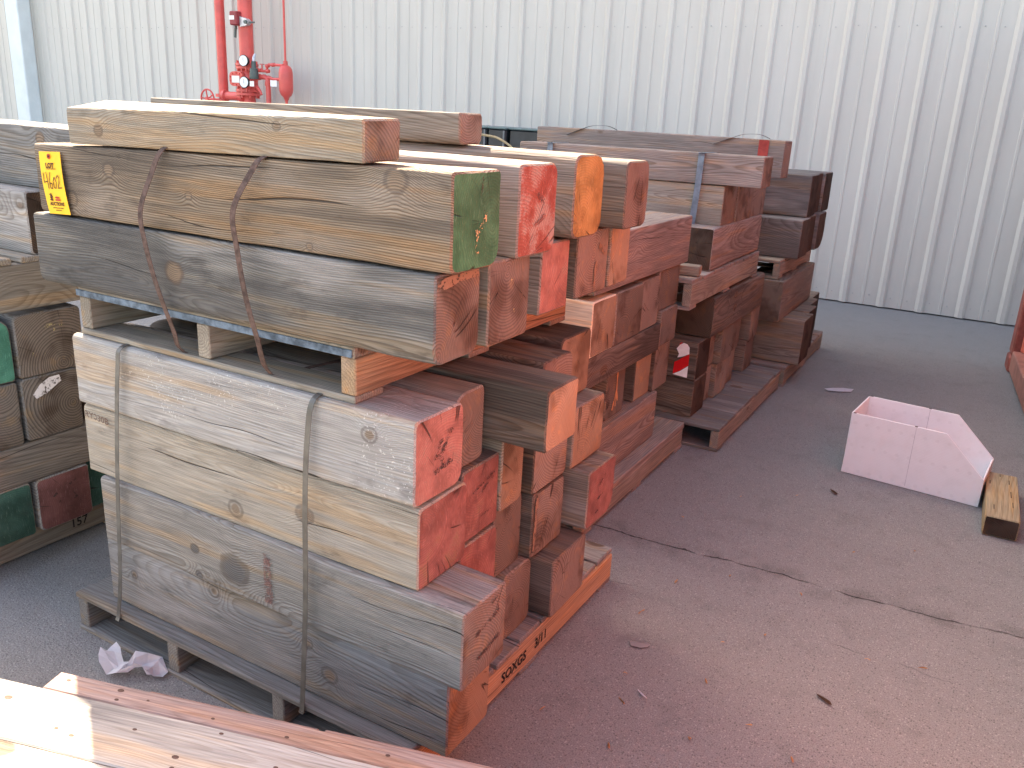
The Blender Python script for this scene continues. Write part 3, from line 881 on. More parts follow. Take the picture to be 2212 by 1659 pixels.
beam('dark timber with a split pinkish end under the broad dark sided timber', -2.02, -0.985, 1.915, 2.122, 0.533, 0.720, 'dark', 'end', 0.010, mat='side_dark', group=GA1)
o = beam('pinkish end with one small yellow knot, last in the third row up', -2.01, -0.980, 2.148, 2.366, 0.530, 0.724, 'brown', 'end_pale', (0.012, 0.016, 0.012, 0.012), group=GA1)
bm = bmesh.new(); add_lathe(bm, [(0, 0.012), (0.003, 0.010)], (0.515 + 0.0, 0.0, 0.0), (1, 0, 0), 10); new_obj('knot', bm, M['crayon'], o)

kw_ = wood_side('timber_whitish', 0.35, 0.2, 280, kn(-1.525, 0.833, [(-1.08, 0.88, 0.018)]), stain_amt=0.05, late=(0.6, 0.56, 0.52), speck=0.5, wander=0.05)
o = beam('whitish grey timber with pink red painted end, top of the front lower stack', -2.09, -0.960, 1.325, 1.510, 0.735, 0.930, 'pale', 'p_pink', (0.012, 0.022, 0.018, 0.011), mat=kw_, group=GA1)
end_marks(o, [[(0.045, 0.05), (-0.005, 0.03), (-0.02, 0.0), (0.005, 0.0)], [(0.03, 0.035), (0.0, 0.0), (0.01, -0.03)], [(-0.025, -0.035), (0.03, -0.025), (0.045, -0.028)]], 0.011, M['char'], rough=0.6)
beam('timber with chamfered brown end just behind the pink red end', -2.06, -0.999, 1.530, 1.662, 0.737, 0.926, 'brown', 'end', (0.012, 0.014, 0.012, 0.035), group=GA1)
beam('broad dark streaked timber sticking far out below the upper pallet', -2.0, -0.836, 1.674, 1.838, 0.774, 0.930, 'dark', 'end_pale', 0.008, mat='side_dark', group=GA1)
beam('timber with small ringed orange end peeping above the broad dark timber', -2.02, -0.965, 1.905, 2.076, 0.728, 0.926, 'dark', 'end', (0.01, 0.02, 0.02, 0.01), mat='side_dark', group=GA1)
beam('ringed orange end at the far right top of the front lower stack', -2.03, -1.034, 2.140, 2.345, 0.728, 0.926, 'dark', 'end_pale', (0.012, 0.012, 0.010, 0.016), mat='side_dark', group=GA1)

# ============ stack A, upper pallet
GA2 = 'timbers on the front upper pallet'
pal_a2, st_a2 = pallet('pallet with faded blue deck edge sandwiched between the two front timber stacks', -2.065, -1.130, 1.338, 2.35, 0.932, 0.128, 'X', 6, 3, 'tan', deck_t=0.026, gap=0.05, fresh=True)
bm = bmesh.new(); add_box(bm, 0.0, 0.93, -0.0035, -0.0005, 0.104, 0.121, 0.001); new_obj('blue_edge_paint', bm, M['bluepaint'], pal_a2)
ku2 = wood_side('timber_dark_grey', 0.85, 0.55, 190, kn(-1.535, 1.152, [(-1.64, 1.155, 0.026)]), stain=(0.07, 0.068, 0.068), stain_amt=0.75, late=(0.5, 0.46, 0.44), wander=0.16)
o = beam('dark grey weathered front timber of the upper stack with a knot behind a rusty strap', -2.165, -0.906, 1.307, 1.468, 1.062, 1.244, 'slate', 'end', (0.024, 0.02, 0.009, 0.006), mat=ku2, group=GA2)
end_marks(o, [[(-0.075, 0.072), (0.0, 0.08), (0.07, 0.084)]], 0.018, M['fresh'], name='split')
o = beam('brown end with yellow flecks, second in the lower row of the upper stack', -2.14, -0.904, 1.500, 1.677, 1.062, 1.246, 'brown', 'end', 0.008, group=GA2)
end_marks(o, [[(0.03, 0.05), (0.034, 0.062)], [(0.05, 0.02), (0.055, -0.005)], [(0.0, 0.045), (0.004, 0.05)], [(0.02, -0.02), (0.022, -0.03)]], 0.008, M['crayon'], name='yellow_fleck', rough=0.8)
beam('recessed timber between the flecked brown end and the square coral red end', -2.10, -1.13, 1.685, 1.845, 1.062, 1.236, 'brown', 'end', 0.010, group=GA2)
beam('square coral red painted end in the lower row of the upper stack', -2.12, -0.968, 1.856, 2.014, 1.062, 1.243, 'greytan', 'p_pink', 0.006, group=GA2)
o = beam('brown end with an orange split, fourth in the lower row of the upper stack', -2.10, -0.987, 2.102, 2.312, 1.060, 1.246, 'dark', 'end', 0.007, group=GA2)
end_marks(o, [[(0.02, 0.0), (0.012, -0.05), (0.02, -0.088)], [(0.03, 0.045), (0.075, 0.015)]], 0.014, M['fresh'], name='split')
beam('orange brown end at the far right of the upper stack lower row', -2.11, -0.983, 2.318, 2.462, 1.060, 1.246, 'brown', 'end_pale', 0.007, group=GA2)

ku1 = wood_side('timber_tagged', 0.95, 0.25, 215, kn(-1.503, 1.343, [(-2.0, 1.292, 0.020), (-1.845, 1.372, 0.018), (-1.575, 1.335, 0.010), (-1.0, 1.415, 0.024), (-1.22, 1.265, 0.008)]), stain=(0.075, 0.06, 0.05), stain_amt=0.6, late=(0.42, 0.33, 0.27), wander=0.10, ringc=(0.02, 0.22))
green = beam('brown striped timber with green painted end and yellow lot tag', -2.135, -0.872, 1.310, 1.482, 1.249, 1.438, 'umber', 'p_green', (0.012, 0.022, 0.008, 0.006), mat=ku1, group=GA2, top0=0.02)
end_marks(green, [[(0.028, 0.02), (0.022, 0.0), (0.0, -0.02), (-0.005, -0.05), (0.0, -0.062)], [(-0.01, -0.02), (0.01, -0.015)]], 0.009, M['crayon'], name='yellow_crayon_mark', rough=0.9)
end_marks(green, [[(0.012, 0.085), (0.008, 0.055), (0.02, 0.02)]], 0.0045, M['char'], name='crack', rough=0.5)
o = beam('rough red and white worn painted end in the top row, right of the green end', -2.13, -0.889, 1.588, 1.762, 1.248, 1.446, 'rose', 'p_redworn', (0.008, 0.022, 0.026, 0.010), group=GA2)
end_marks(o, [[(-0.01, 0.035), (0.02, 0.015)], [(-0.02, -0.035), (0.03, -0.012)]], 0.010, M['smear'], rough=0.5)
beam('yellow orange painted end with chipped round corners in the top row', -2.16, -0.927, 1.930, 2.102, 1.250, 1.456, 'brown', 'p_orange', (0.020, 0.030, 0.045, 0.022), group=GA2)
beam('brown ringed end, rightmost in the top row of the upper stack', -2.12, -0.905, 2.210, 2.374, 1.250, 1.434, 'dark', 'end', (0.012, 0.016, 0.020, 0.014), mat='side_grey', group=GA2)
kt1 = wood_side('timber_small_top', 0.5, 0.25, 200, kn(-1.53, 1.48, [(-1.87, 1.46, 0.014), (-1.30, 1.498, 0.010)]), stain_amt=0.15, late=(0.5, 0.4, 0.32), wander=0.18)
beam('small tan timber lying loose along the front top edge of the stack', -1.985, -1.075, 1.306, 1.421, 1.4395, 1.521, 'tan', 'end', 0.005, mat=kt1, group='loose small timbers on top', top0=0.016, bot0=0.018, twist=0.019)
beam('second small loose timber further back with a splintered lower edge', -2.456, -1.257, 1.912, 2.022, 1.4575, 1.537, 'tan', 'end', (0.016, 0.012, 0.006, 0.005), mat='side', group='loose small timbers on top')

# lot tag
tagc = thing('lot_tag', 'yellow auction lot tag numbered 4602 stapled to the brown timber', 'tag', (-2.101, 1.3035, 1.3985))
ttop = Vector((-2.101, 0, 1.398)); 
tr_ = Vector((0.085, 0, 0.004)); td_ = Vector((0.0165, 0, -0.150))
bm = bmesh.new()
rows = []
for i in range(7):
    f = i / 6
    bow = -0.004 * math.sin(f * math.pi) - 0.002
    base = td_ * f
    rows.append([bm.verts.new(base + tr_ * g + Vector((0, bow, 0))) for g in (0, 1)] + [bm.verts.new(base + tr_ * g + Vector((0, bow + 0.0008, 0))) for g in (1, 0)])
for a, b in zip(rows, rows[1:]):
    for k in range(4):
        bm.faces.new((a[k], a[(k + 1) % 4], b[(k + 1) % 4], b[k]))
bm.faces.new(rows[0]); bm.faces.new(list(reversed(rows[-1])))
new_obj('card', bm, M['tag'], tagc)
tu = (-td_).normalized(); tr = tr_.normalized()
def tagpt(a, f):  # fraction across, fraction down
    return tr_ * a + td_ * f + Vector((0, -0.004 * math.sin(f * math.pi) - 0.0034, 0))
bm = bmesh.new(); add_lathe(bm, [(0, 0.0065), (0.0008, 0.0065)], tagpt(0.48, 0.075), (0, -1, 0), 16); new_obj('grommet', bm, M['tagred'], tagc)
bm = bmesh.new(); add_lathe(bm, [(0, 0.003), (0.0012, 0.003)], tagpt(0.48, 0.075), (0, -1, 0), 10); new_obj('staple_hole', bm, M['ink'], tagc)
place_text('printed_text', 'LOT', 0.0165, tagpt(0.28, 0.255), tr, tu, M['marker'], tagc, 0.0008, 1.05)
strokes('underline', [[(0, 0), (0.040, 0.0006)]], 0.0016, tagpt(0.28, 0.275), tr, tu, M['marker'], tagc)
digs = [[(0.002, 0.040), (0.0, 0.016), (0.016, 0.020)], [(0.014, 0.042), (0.0155, 0.0)],
        [(0.029, 0.042), (0.0225, 0.02), (0.0235, 0.004), (0.031, 0.002), (0.033, 0.013), (0.025, 0.016)],
        [(0.044, 0.030), (0.038, 0.02), (0.039, 0.005), (0.046, 0.003), (0.050, 0.018), (0.045, 0.030)],
        [(0.053, 0.027), (0.058, 0.035), (0.064, 0.030), (0.061, 0.016), (0.054, 0.004), (0.070, 0.005)]]
strokes('handwritten_number', digs, 0.0026, tagpt(0.10, 0.60), tr, tu, M['marker'], tagc, 0.2)
place_text('printed_text', 'AUCTIONS', 0.0120, tagpt(0.17, 0.86), tr, tu, M['marker'], tagc, 0.0005, 0.95)
strokes('small_print', [[(0.0, 0.0), (0.042, 0.0)], [(0.010, -0.0055), (0.034, -0.0055)]], 0.0018, tagpt(0.27, 0.90), tr, tu, M['marker'], tagc, 0.3)
strokes('logo_mark', [[(0.0, 0.001), (0.012, 0.001)], [(0.003, 0.004), (0.005, 0.012), (0.001, 0.015)], [(0.006, 0.003), (0.010, 0.009), (0.007, 0.017)]], 0.0042, tagpt(0.22, 0.775), tr, tu, M['marker'], tagc, 0.5)
strokes('small_print', [[(0.0, 0.007), (0.018, 0.007)], [(0.0, 0.001), (0.020, 0.001)]], 0.0042, tagpt(0.47, 0.775), tr, tu, M['tagred'], tagc, 0.4)

# straps
s1 = [(-1.641, 1.36, 1.4375), (-1.6411, 1.302, 1.433), (-1.6673, 1.285, 1.3732), (-1.6896, 1.268, 1.2957), (-1.684, 1.268, 1.2285), (-1.6696, 1.272, 1.1553), (-1.6555, 1.28, 1.0909), (-1.6612, 1.31, 1.0119), (-1.675, 1.337, 0.960), (-1.668, 1.40, 0.945), (-1.62, 1.75, 0.952)]
s2 = [(-1.3376, 1.36, 1.4385), (-1.3376, 1.302, 1.435), (-1.3571, 1.285, 1.4018), (-1.3917, 1.266, 1.3247), (-1.3875, 1.268, 1.2429), (-1.3739, 1.272, 1.1447), (-1.3587, 1.285, 1.0523), (-1.385, 1.337, 0.962), (-1.372, 1.40, 0.946), (-1.30, 1.75, 0.952)]
l1 = [(-1.874, 1.40, 0.9335), (-1.8765, 1.319, 0.931), (-1.8809, 1.305, 0.8735), (-1.9048, 1.300, 0.6809), (-1.9298, 1.300, 0.4728), (-1.9554, 1.302, 0.2495), (-1.9715, 1.296, 0.130), (-1.973, 1.294, 0.105), (-1.973, 1.35, 0.100)]
l2 = [(-1.226, 1.40, 0.9335), (-1.2288, 1.319, 0.931), (-1.2393, 1.305, 0.8374), (-1.247, 1.300, 0.6698), (-1.2541, 1.300, 0.428), (-1.2705, 1.296, 0.135), (-1.272, 1.294, 0.105), (-1.272, 1.35, 0.100)]
for pts, mt, lb in ((s1, 'rust', 'left loose rusty strap hanging down the upper front timbers'), (s2, 'rust', 'right loose rusty strap hanging down the upper front timbers'),
                    (l1, 'steel', 'left flat grey steel strap around the front lower stack'), (l2, 'steel', 'right flat grey steel strap around the front lower stack')):
    o = ribbon('strap', spline(pts, 6), 0.0150, 0.0012, (1, 0, 0), M[mt])
    tag(o, lb, 'strap', 'steel straps on the front stack')

# ============ stack B behind
GB = 'timbers in the second stack'
pallet('worn pallet under the second stack with a thick plank along its edge', -2.30, -1.165, 2.690, 3.850, 0.0, 0.130, 'Y', 7, 3, 'rose', deck_t=0.030, gap=0.012)
beam('long timber lying lengthwise on the second pallet, pale vertical band near its far end', -1.425, -1.228, 2.76, 3.585, 0.132, 0.355, 'rose', 'end_pale', 0.006, axis='Y', group=GB)
for i, (a, b, xe, c, e, lb) in enumerate([
        (2.78, 2.98, -1.31, 'dark', 'end_dark', 'shadowed end at the left of the gappy row in the second stack'),
        (3.04, 3.23, -1.255, 'brown', 'end', 'end with an arrow shaped split in the gappy row of the second stack'),
        (3.345, 3.53, -1.255, 'brown', 'end_pale', 'ringed pinkish end, third in the gappy row of the second stack'),
        (3.538, 3.725, -1.24, 'dark', 'end', 'dark stained end at the far right of the gappy row in the second stack')]):
    o = beam(lb, -2.25, xe, a, b, 0.358, 0.580, c, e, 0.006, mat='side_dark', group=GB)
    if i == 1:
        end_marks(o, [[(0.0, 0.09), (0.005, 0.0), (-0.03, -0.08)], [(0.005, 0.0), (0.02, -0.05)], [(0.004, -0.01), (0.0, -0.07)]], 0.012, M['chip'], name='split', rough=0.5)
beam('dark flat timber with flame-like grain laid lengthwise across the second stack', -1.41, -1.200, 2.70, 3.452, 0.583, 0.706, 'dark', 'end', 0.005, axis='Y', mat='side_dark', group=GB)
o = beam('rosy brown end with cream sunlight tinted into its side, just right of the upper pallet', -2.20, -1.200, 2.714, 2.928, 0.709, 0.917, 'pale_tan', 'end_pale', 0.008, group=GB, mat=wood_side('sun_tinted_timber', 0.25, 0.1, 150, stain_amt=0.05, tint=(0.80, 0.72, 0.56), late=(0.7, 0.62, 0.5)))  # pale cream tint stands for sunlight falling through a gap
beam('broad smooth brown end, second in the upper row of the second stack', -2.2, -1.200, 2.937, 3.208, 0.709, 0.916, 'brown', 'end', 0.006, group=GB)
beam('brown end with oval rings, third in the upper row of the second stack', -2.2, -1.208, 3.214, 3.418, 0.709, 0.922, 'brown', 'end', 0.006, group=GB)
beam('lower end with an orange corner at the right of the second stack', -2.2, -1.202, 3.460, 3.662, 0.590, 0.752, 'brown', 'end', 0.006, group=GB)
beam('upper end beside the oval ringed one at the right of the second stack', -2.2, -1.215, 3.425, 3.680, 0.755, 0.932, 'rose', 'end', 0.006, group=GB)
beam('long reddish timber laid lengthwise on top of the second stack, swirling grain', -1.412, -1.200, 2.72, 3.737, 0.936, 1.146, 'rose', 'end_pale', 0.006, axis='Y', group=GB, end0='end_pale')
beam('inner timber laid lengthwise beside the swirling grained one on the second stack', -1.63, -1.425, 2.74, 3.72, 0.936, 1.144, 'greytan', 'end', 0.008, axis='Y', group=GB)

# ============ stack C
GC = 'timbers in the third stack'
pallet('low dark red edged pallet under the third stack', -2.20, -1.000, 3.890, 5.150, 0.0, 0.125, 'X', 9, 3, 'dkgrey', gap=0.004)
low = [('lower dark front timber of the third stack, below the striped sticker', 3.950, 4.150, -1.170, 'dark', 'end_dark'),
       ('lower narrow brown end beside the dark front timber of the third stack', 4.16, 4.32, -1.195, 'brown', 'end'),
       ('lower pinkish end, third along the third stack', 4.33, 4.54, -1.170, 'brown', 'end'),
       ('lower brown end, fourth along the third stack', 4.55, 4.74, -1.190, 'brown', 'end'),
       ('lower recessed dark end, fifth along the third stack', 4.75, 4.93, -1.235, 'dark', 'end'),
       ('lower last end of the third stack, nearest the fourth stack', 4.94, 5.12, -1.180, 'brown', 'end')]
for lb, a, b, xe, c, e in low:
    beam(lb, -2.2, xe, a, b, 0.127, 0.320, c, e, 0.006, mat='side_dark' if c == 'dark' else 'side', group=GC)
    if a == 3.950:
        lb2 = 'upper dark front timber of the third stack bearing the red and white sticker'
    else:
        lb2 = lb.replace('lower', 'upper')
    so_ = beam(lb2, -2.2, xe + (0.012 if a > 4.2 else 0.0), a, b, 0.323, 0.5155, c, e, 0.006, mat='side_dark' if c == 'dark' else 'side', group=GC)
    if a == 3.950:
        st = bpy.data.objects.new('striped_sticker', None); COL.objects.link(st); st.parent = so_
        cxx, czz = (-2.2 - 1.170) / 2, 0.419
        def poly(nm, pts, m, dy):
            bm = bmesh.new()
            f = bm.faces.new([bm.verts.new((p[0] - cxx, -0.1035 - dy, p[1] - czz)) for p in pts])
            r = bmesh.ops.extrude_face_region(bm, geom=[f])
            for v in r['geom']:
                if isinstance(v, bmesh.types.BMVert): v.co.y -= 0.0006
            return new_obj(nm, bm, m, st)
        poly('white_stripe', [(-1.262, 0.445), (-1.277, 0.470), (-1.262, 0.492), (-1.243, 0.504), (-1.225, 0.500), (-1.212, 0.485), (-1.210, 0.452), (-1.243, 0.434), (-1.268, 0.425)], M['tape_white'], 0)
        poly('red_stripe', [(-1.284, 0.338), (-1.281, 0.400), (-1.262, 0.412), (-1.238, 0.432), (-1.209, 0.450), (-1.208, 0.394), (-1.248, 0.360)], M['tape_red'], 0)
        poly('white_stripe', [(-1.284, 0.336), (-1.248, 0.358), (-1.209, 0.391), (-1.209, 0.330), (-1.245, 0.333)], M['tape_white'], 0)
        poly('red_corner', [(-1.268, 0.487), (-1.247, 0.505), (-1.258, 0.504)], M['tape_red'], 0)
        # the shared parent is a part: merge the flat stripes under it
beam('dark lengthwise timber with blackened round ringed end above the striped sticker', -1.347, -1.142, 4.06, 5.02, 0.518, 0.725, 'dark', 'end_dark', 0.012, axis='Y', mat='side_dark', group=GC)
beam('hidden lengthwise timber supporting the back of the third stack upper pallet', -2.0, -1.80, 4.06, 5.0, 0.518, 0.725, 'dark', 'end_dark', 0.012, axis='Y', mat='side_dark', group=GC)
pallet('upper pallet of the third stack with a bright chipped stringer', -2.20, -1.150, 3.670, 4.850, 0.727, 0.140, 'X', 7, 3, 'rose', gap=0.02)
beam('lengthwise timber with dark end and reddish side under the strapped timbers', -1.365, -1.160, 3.950, 4.845, 0.869, 1.069, 'rose', 'end_dark', 0.008, axis='Y', group=GC)
beam('inner lengthwise timber below the strapped row of the third stack', -1.98, -1.78, 3.95, 4.845, 0.869, 1.069, 'dark', 'end_dark', 0.008, axis='Y', group=GC)
bm = beam_mesh(0.11, 0.07, 0.045, 0.004, 77)
o = new_obj('wood_offcut', bm, [M['side'], M['end_pale'], M['end']], smooth=38); o.location = (-1.215, 3.80, 0.8905); o.rotation_euler = (0.0, 0.0, 0.15); o.color = COLS['tan']
tag(o, 'small splintered offcut lying on the third stack upper pallet', 'wood')
for lb, a, b, xe, e, c in [('front strapped timber with orange brown end below the overhanging one', 4.07, 4.302, -1.170, 'end', 'tan'), ('middle orange grained end in the strapped row of the third stack', 4.308, 4.602, -1.165, 'end', 'brown'),
                     ('rear brown end in the strapped row of the third stack', 4.608, 4.885, -1.172, 'end', 'brown'), ('hindmost end in the strapped row under the red banded timber', 4.892, 5.13, -1.24, 'end', 'brown')]:
    beam(lb, -2.30, xe, a, b, 1.0705, 1.260, c, e, 0.005, group=GC)
beam('overhanging rosy timber on top of the third stack held by a blue grey strap', -2.29, -0.997, 4.060, 4.222, 1.2615, 1.402, 'rose', 'end', 0.005, group=GC)
o = beam('highest rosy timber at the back of the third stack, red band near its end', -2.68, -1.120, 4.970, 5.132, 1.2615, 1.465, 'rose', 'end', 0.006, group=GC)
bm = bmesh.new(); add_box(bm, -1.266 + 1.9, -1.210 + 1.9, -0.0835, -0.079, -0.1, 0.100, 0.0); new_obj('red_band', bm, plain('red_band_paint', (0.34, 0.055, 0.045), 0.7, 0, 0.2, 0.2, 30.0), o)
for pts, lb in (([(-1.29, 4.23, 1.404), (-1.292, 4.056, 1.4045), (-1.293, 4.048, 1.39), (-1.297, 4.052, 1.25), (-1.305, 4.055, 1.10), (-1.31, 4.057, 0.98)], 'blue grey strap over the right of the third stack'),
                ([(-2.10, 4.23, 1.404), (-2.101, 4.056, 1.4045), (-2.102, 4.048, 1.39), (-2.105, 4.052, 1.25), (-2.11, 4.055, 1.0)], 'blue grey strap over the left of the third stack')):
    tag(ribbon('strap', spline(pts, 5), 0.030, 0.0014, (1, 0, 0), M['bluesteel']), lb, 'strap', 'blue grey straps on the third stack')
for xx, lb in ((-1.36, 'loose end of strap arched on top near the red banded end'), (-2.30, 'loose end of strap arched on top of the rear timber, left one')):
    pts = [(xx - 0.16, 4.955, 1.425), (xx - 0.06, 4.965, 1.466), (xx, 4.99, 1.487), (xx + 0.08, 5.02, 1.490), (xx + 0.13, 5.06, 1.470)]
    tag(ribbon('strap', spline(pts, 5), 0.016, 0.0014, (0, 1, 0), M['rust' if xx > -2 else 'black']), lb, 'strap', 'loose strap ends on the third stack')

# ============ stack D, by the wall
GD = 'timbers in the fourth stack by the wall'
pallet('pallet with red brown stringer under the fourth stack by the wall', -2.20, -0.985, 5.210, 6.400, 0.0, 0.125, 'X', 7, 3, 'rose', gap=0.03)
for a, b, xe, lb in [(5.30, 5.572, -0.93, 'big squared timber at the bottom front of the fourth stack'), (5.580, 5.852, -0.965, 'second stepped timber end along the bottom of the fourth stack'),
                     (5.860, 6.132, -1.01, 'third stepped timber end along the bottom of the fourth stack'), (6.14, 6.40, -1.05, 'last stepped timber end of the fourth stack, nearest the wall')]:
    beam(lb, -2.2, xe, a, b, 0.127, 0.41, 'brown', 'end_dark', 0.008, group=GD)
beam('lengthwise timber with smooth cracked end above the bottom row of the fourth stack', -1.315, -1.060, 5.16, 6.08, 0.412, 0.660, 'brown', 'end', 0.008, axis='Y', group=GD)
beam('inner lengthwise timber of the fourth stack behind the cracked one', -1.95, -1.70, 5.18, 6.08, 0.412, 0.660, 'dark', 'end_dark', 0.008, axis='Y', group=GD)
pallet('upper pallet of the fourth stack with open dark slot', -2.20, -1.100, 5.190, 6.100, 0.662, 0.113, 'X', 6, 3, 'tan', gap=0.03)
for a, b, xe, lb in [(5.31, 5.552, -1.030, 'lower front timber on the fourth stack upper pallet, knotty grey face'), (5.56, 5.802, -1.050, 'lower middle timber on the fourth stack upper pallet'), (5.81, 6.05, -1.03, 'lower rear timber with broken corner on the fourth stack upper pallet')]:
    beam(lb, -2.2, xe, a, b, 0.777, 1.010, 'dkgrey', 'end_dark', 0.008 if a < 5.8 else (0.012, 0.08, 0.01, 0.01), mat='side_grey', group=GD)
for a, b, xe, lb in [(5.47, 5.702, -1.045, 'upper front dark grey timber topping the fourth stack'), (5.71, 5.942, -1.07, 'upper middle dark timber topping the fourth stack'), (5.95, 6.20, -1.055, 'upper rear dark timber topping the fourth stack by the wall')]:
    beam(lb, -2.2, xe, a, b, 1.012, 1.264, 'dkgrey', 'end_dark', 0.008, mat='side_grey', group=GD)

# ============ stack E, left edge
GE = 'timbers in the stack at the left edge'
pal_e, st_e = pallet('stamped pallet under the left edge stack', -3.80, -2.690, 1.22, 2.40, 0.0, 0.122, 'X', 8, 3, 'tan', gap=0.02)
place_text('stamped_text', '157', 0.045, (1.11 + 0.0016, 0.40, 0.045), (0, 1, 0), (0, 0, 1), M['ink'], pal_e, 0.0006)
beam('dark green painted end at the lower left corner of the left edge stack', -3.8, -2.60, 1.262, 1.448, 0.124, 0.310, 'brown', 'p_dkgreen', 0.010, group=GE)
o = beam('maroon painted end beside the dark green one in the left edge stack', -3.8, -2.595, 1.460, 1.650, 0.124, 0.310, 'greytan', 'p_maroon', (0.018, 0.010, 0.008, 0.012), group=GE)
end_marks(o, [[(-0.04, 0.02), (-0.025, 0.03)], [(0.02, 0.045), (0.045, 0.06)], [(-0.02, -0.01), (0.0, 0.02)], [(0.03, -0.01), (0.045, -0.005)]], 0.008, M['char'])
beam('half hidden dark green end behind the maroon one in the left edge stack', -3.8, -2.63, 1.662, 1.848, 0.124, 0.310, 'brown', 'p_dkgreen', 0.008, group=GE)
beam('brown ribbed timber laid lengthwise over the painted ends of the left edge stack', -2.80, -2.60, 1.20, 2.20, 0.312, 0.448, 'brown', 'end', 0.008, axis='Y', group=GE)
beam('hidden lengthwise timber inside the left edge stack', -3.7, -3.5, 1.22, 2.20, 0.312, 0.448, 'brown', 'end', 0.008, axis='Y', group=GE)
beam('coarse ringed grey end at the frame edge, below the teal painted end', -3.8, -2.60, 1.262, 1.450, 0.450, 0.660, 'dkgrey', 'end_grey', 0.010, group=GE)
o = beam('grey ringed end with a white paint patch in the left edge stack', -3.8, -2.60, 1.462, 1.660, 0.450, 0.660, 'dkgrey', 'end_grey', 0.012, group=GE)
end_marks(o, [[(-0.062, 0.042), (-0.03, 0.062), (0.0, 0.078), (0.03, 0.086)]], 0.030, M['whitepaint'], name='white_paint_patch', rough=0.5)
beam('timber deeper inside the left edge stack beside the white patched end', -3.8, -2.65, 1.67, 1.87, 0.450, 0.660, 'dkgrey', 'end_dark', 0.012, group=GE)
beam('teal green painted end at the frame edge in the left edge stack', -3.8, -2.60, 1.258, 1.450, 0.662, 0.865, 'dkgrey', 'p_teal', (0.012, 0.010, 0.03, 0.02), group=GE)
o = beam('ringed grey brown end with yellow crayon specks in the left edge stack', -3.8, -2.60, 1.464, 1.690, 0.662, 0.868, 'dkgrey', 'end_grey', 0.012, group=GE)
end_marks(o, [[(-0.02, 0.05), (0.0, 0.06), (0.03, 0.055), (0.04, 0.045)], [(0.01, 0.04), (0.03, 0.035)], [(-0.07, -0.025), (-0.065, -0.03)], [(-0.03, -0.03), (-0.028, -0.04)]], 0.008, M['crayon'], name='yellow_fleck', rough=0.9)
pallet('upper pallet of the left edge stack with smooth brown stringer', -3.8, -2.59, 1.33, 2.35, 0.870, 0.180, 'X', 6, 3, 'tan', deck_t=0.02, bottom_inset=0.12, gap=0.03)
beam('sunlit topped timber with blackened end on the left edge stack upper pallet', -3.8, -2.60, 1.548, 1.740, 1.0515, 1.246, 'pale', 'end_dark', 0.008, mat='side_grey', group=GE)
beam('timber on the left edge stack upper pallet behind the black ended one', -3.8, -2.70, 1.75, 1.94, 1.0515, 1.246, 'grey', 'end', 0.008, mat='side_grey', group=GE)
ke = wood_side('timber_left_top', 0.6, 0.7, 120, kn(-3.05, 1.343, [(-2.62, 1.40, 0.018)]), stain_amt=0.3, wander=0.14)
beam('grey sunlit topmost timber of the left edge stack with a long knot scar', -3.8, -2.30, 1.630, 1.822, 1.2475, 1.438, 'grey', 'end', 0.008, mat=ke, group=GE)

# ------------------------------------------------------------------ foreground crate
fa = math.atan2(0.252, 0.885)
crate = thing('wooden_crate', 'sunlit corner of a plank topped wooden crate in the near left foreground', 'crate', (-1.367, 0.836, 0.0), fa)
def fpiece(nm, u0, u1, v0, v1, z0, z1, m, col, bev=0.003):
    bm = bmesh.new()
    L, Wd, Ht = u1 - u0, v1 - v0, z1 - z0
    add_box(bm, -L / 2, L / 2, -Wd / 2, Wd / 2, -Ht / 2, Ht / 2, bev)
    o = new_obj(nm, bm, M[m], crate)
    o.location = ((u0 + u1) / 2, (v0 + v1) / 2, (z0 + z1) / 2)
    o.color = col
    return o
for i in range(5):
    fpiece('top_plank', -0.9, 1.15, -0.142 * (i + 1) + 0.0015, -0.142 * i, 0.380, 0.4005 - 0.0005 * i, 'plank_pale', (0.42, 0.385, 0.34, 1))
fpiece('edge_board', -0.135, 1.15, 0.002, 0.056, 0.350, 0.398, 'plank', (0.33, 0.24, 0.21, 1))
fpiece('lower_batten', 0.055, 0.435, 0.059, 0.084, 0.330, 0.375, 'plank', (0.33, 0.22, 0.18, 1))
fpiece('lower_batten', 0.445, 1.15, 0.059, 0.090, 0.325, 0.372, 'plank', (0.34, 0.23, 0.19, 1))
for v0, v1 in ((-0.70, -0.67), (-0.03, -0.0015)):
    for k in range(3):
        fpiece('side_board', -0.9, 1.14, v0, v1, 0.006 + k * 0.125, 0.122 + k * 0.125, 'plank_pale', (0.46, 0.37, 0.28, 1))
for u0, u1 in ((-0.9, -0.87), (1.11, 1.14)):
    fpiece('end_panel', u0, u1, -0.669, -0.031, 0.006, 0.379, 'plank_pale', (0.46, 0.37, 0.28, 1))
rg = random.Random(5)
holes = [(-0.17, -0.045, 0.011), (0.12, -0.05, 0.006), (0.28, -0.012, 0.006), (0.235, -0.09, 0.009), (0.245, -0.115, 0.006), (0.02, -0.098, 0.007),
         (-0.02, -0.09, 0.006), (0.12, -0.16, 0.009), (0.42, -0.06, 0.006), (0.55, -0.11, 0.007), (0.6, -0.03, 0.005)]
holes_r = [(-0.10, 0.036, 0.006), (0.02, 0.040, 0.009), (0.03, 0.014, 0.006), (0.09, 0.03, 0.004), (0.24, 0.022, 0.005), (0.40, 0.018, 0.006), (0.60, 0.03, 0.006)]
for hs, zz in ((holes, 0.4004), (holes_r, 0.3982)):
    for u, v, r in hs:
        r *= 0.62
        bm = bmesh.new(); add_lathe(bm, [(0, r), (0.0006, r), (0.0007, r * 0.5)], (0, 0, 0), (0, 0, 1), 9)
        o = new_obj('nail_head', bm, M['rusthole'], crate); o.location = (u, v, zz); o.scale = (1.3, 0.8, 1)

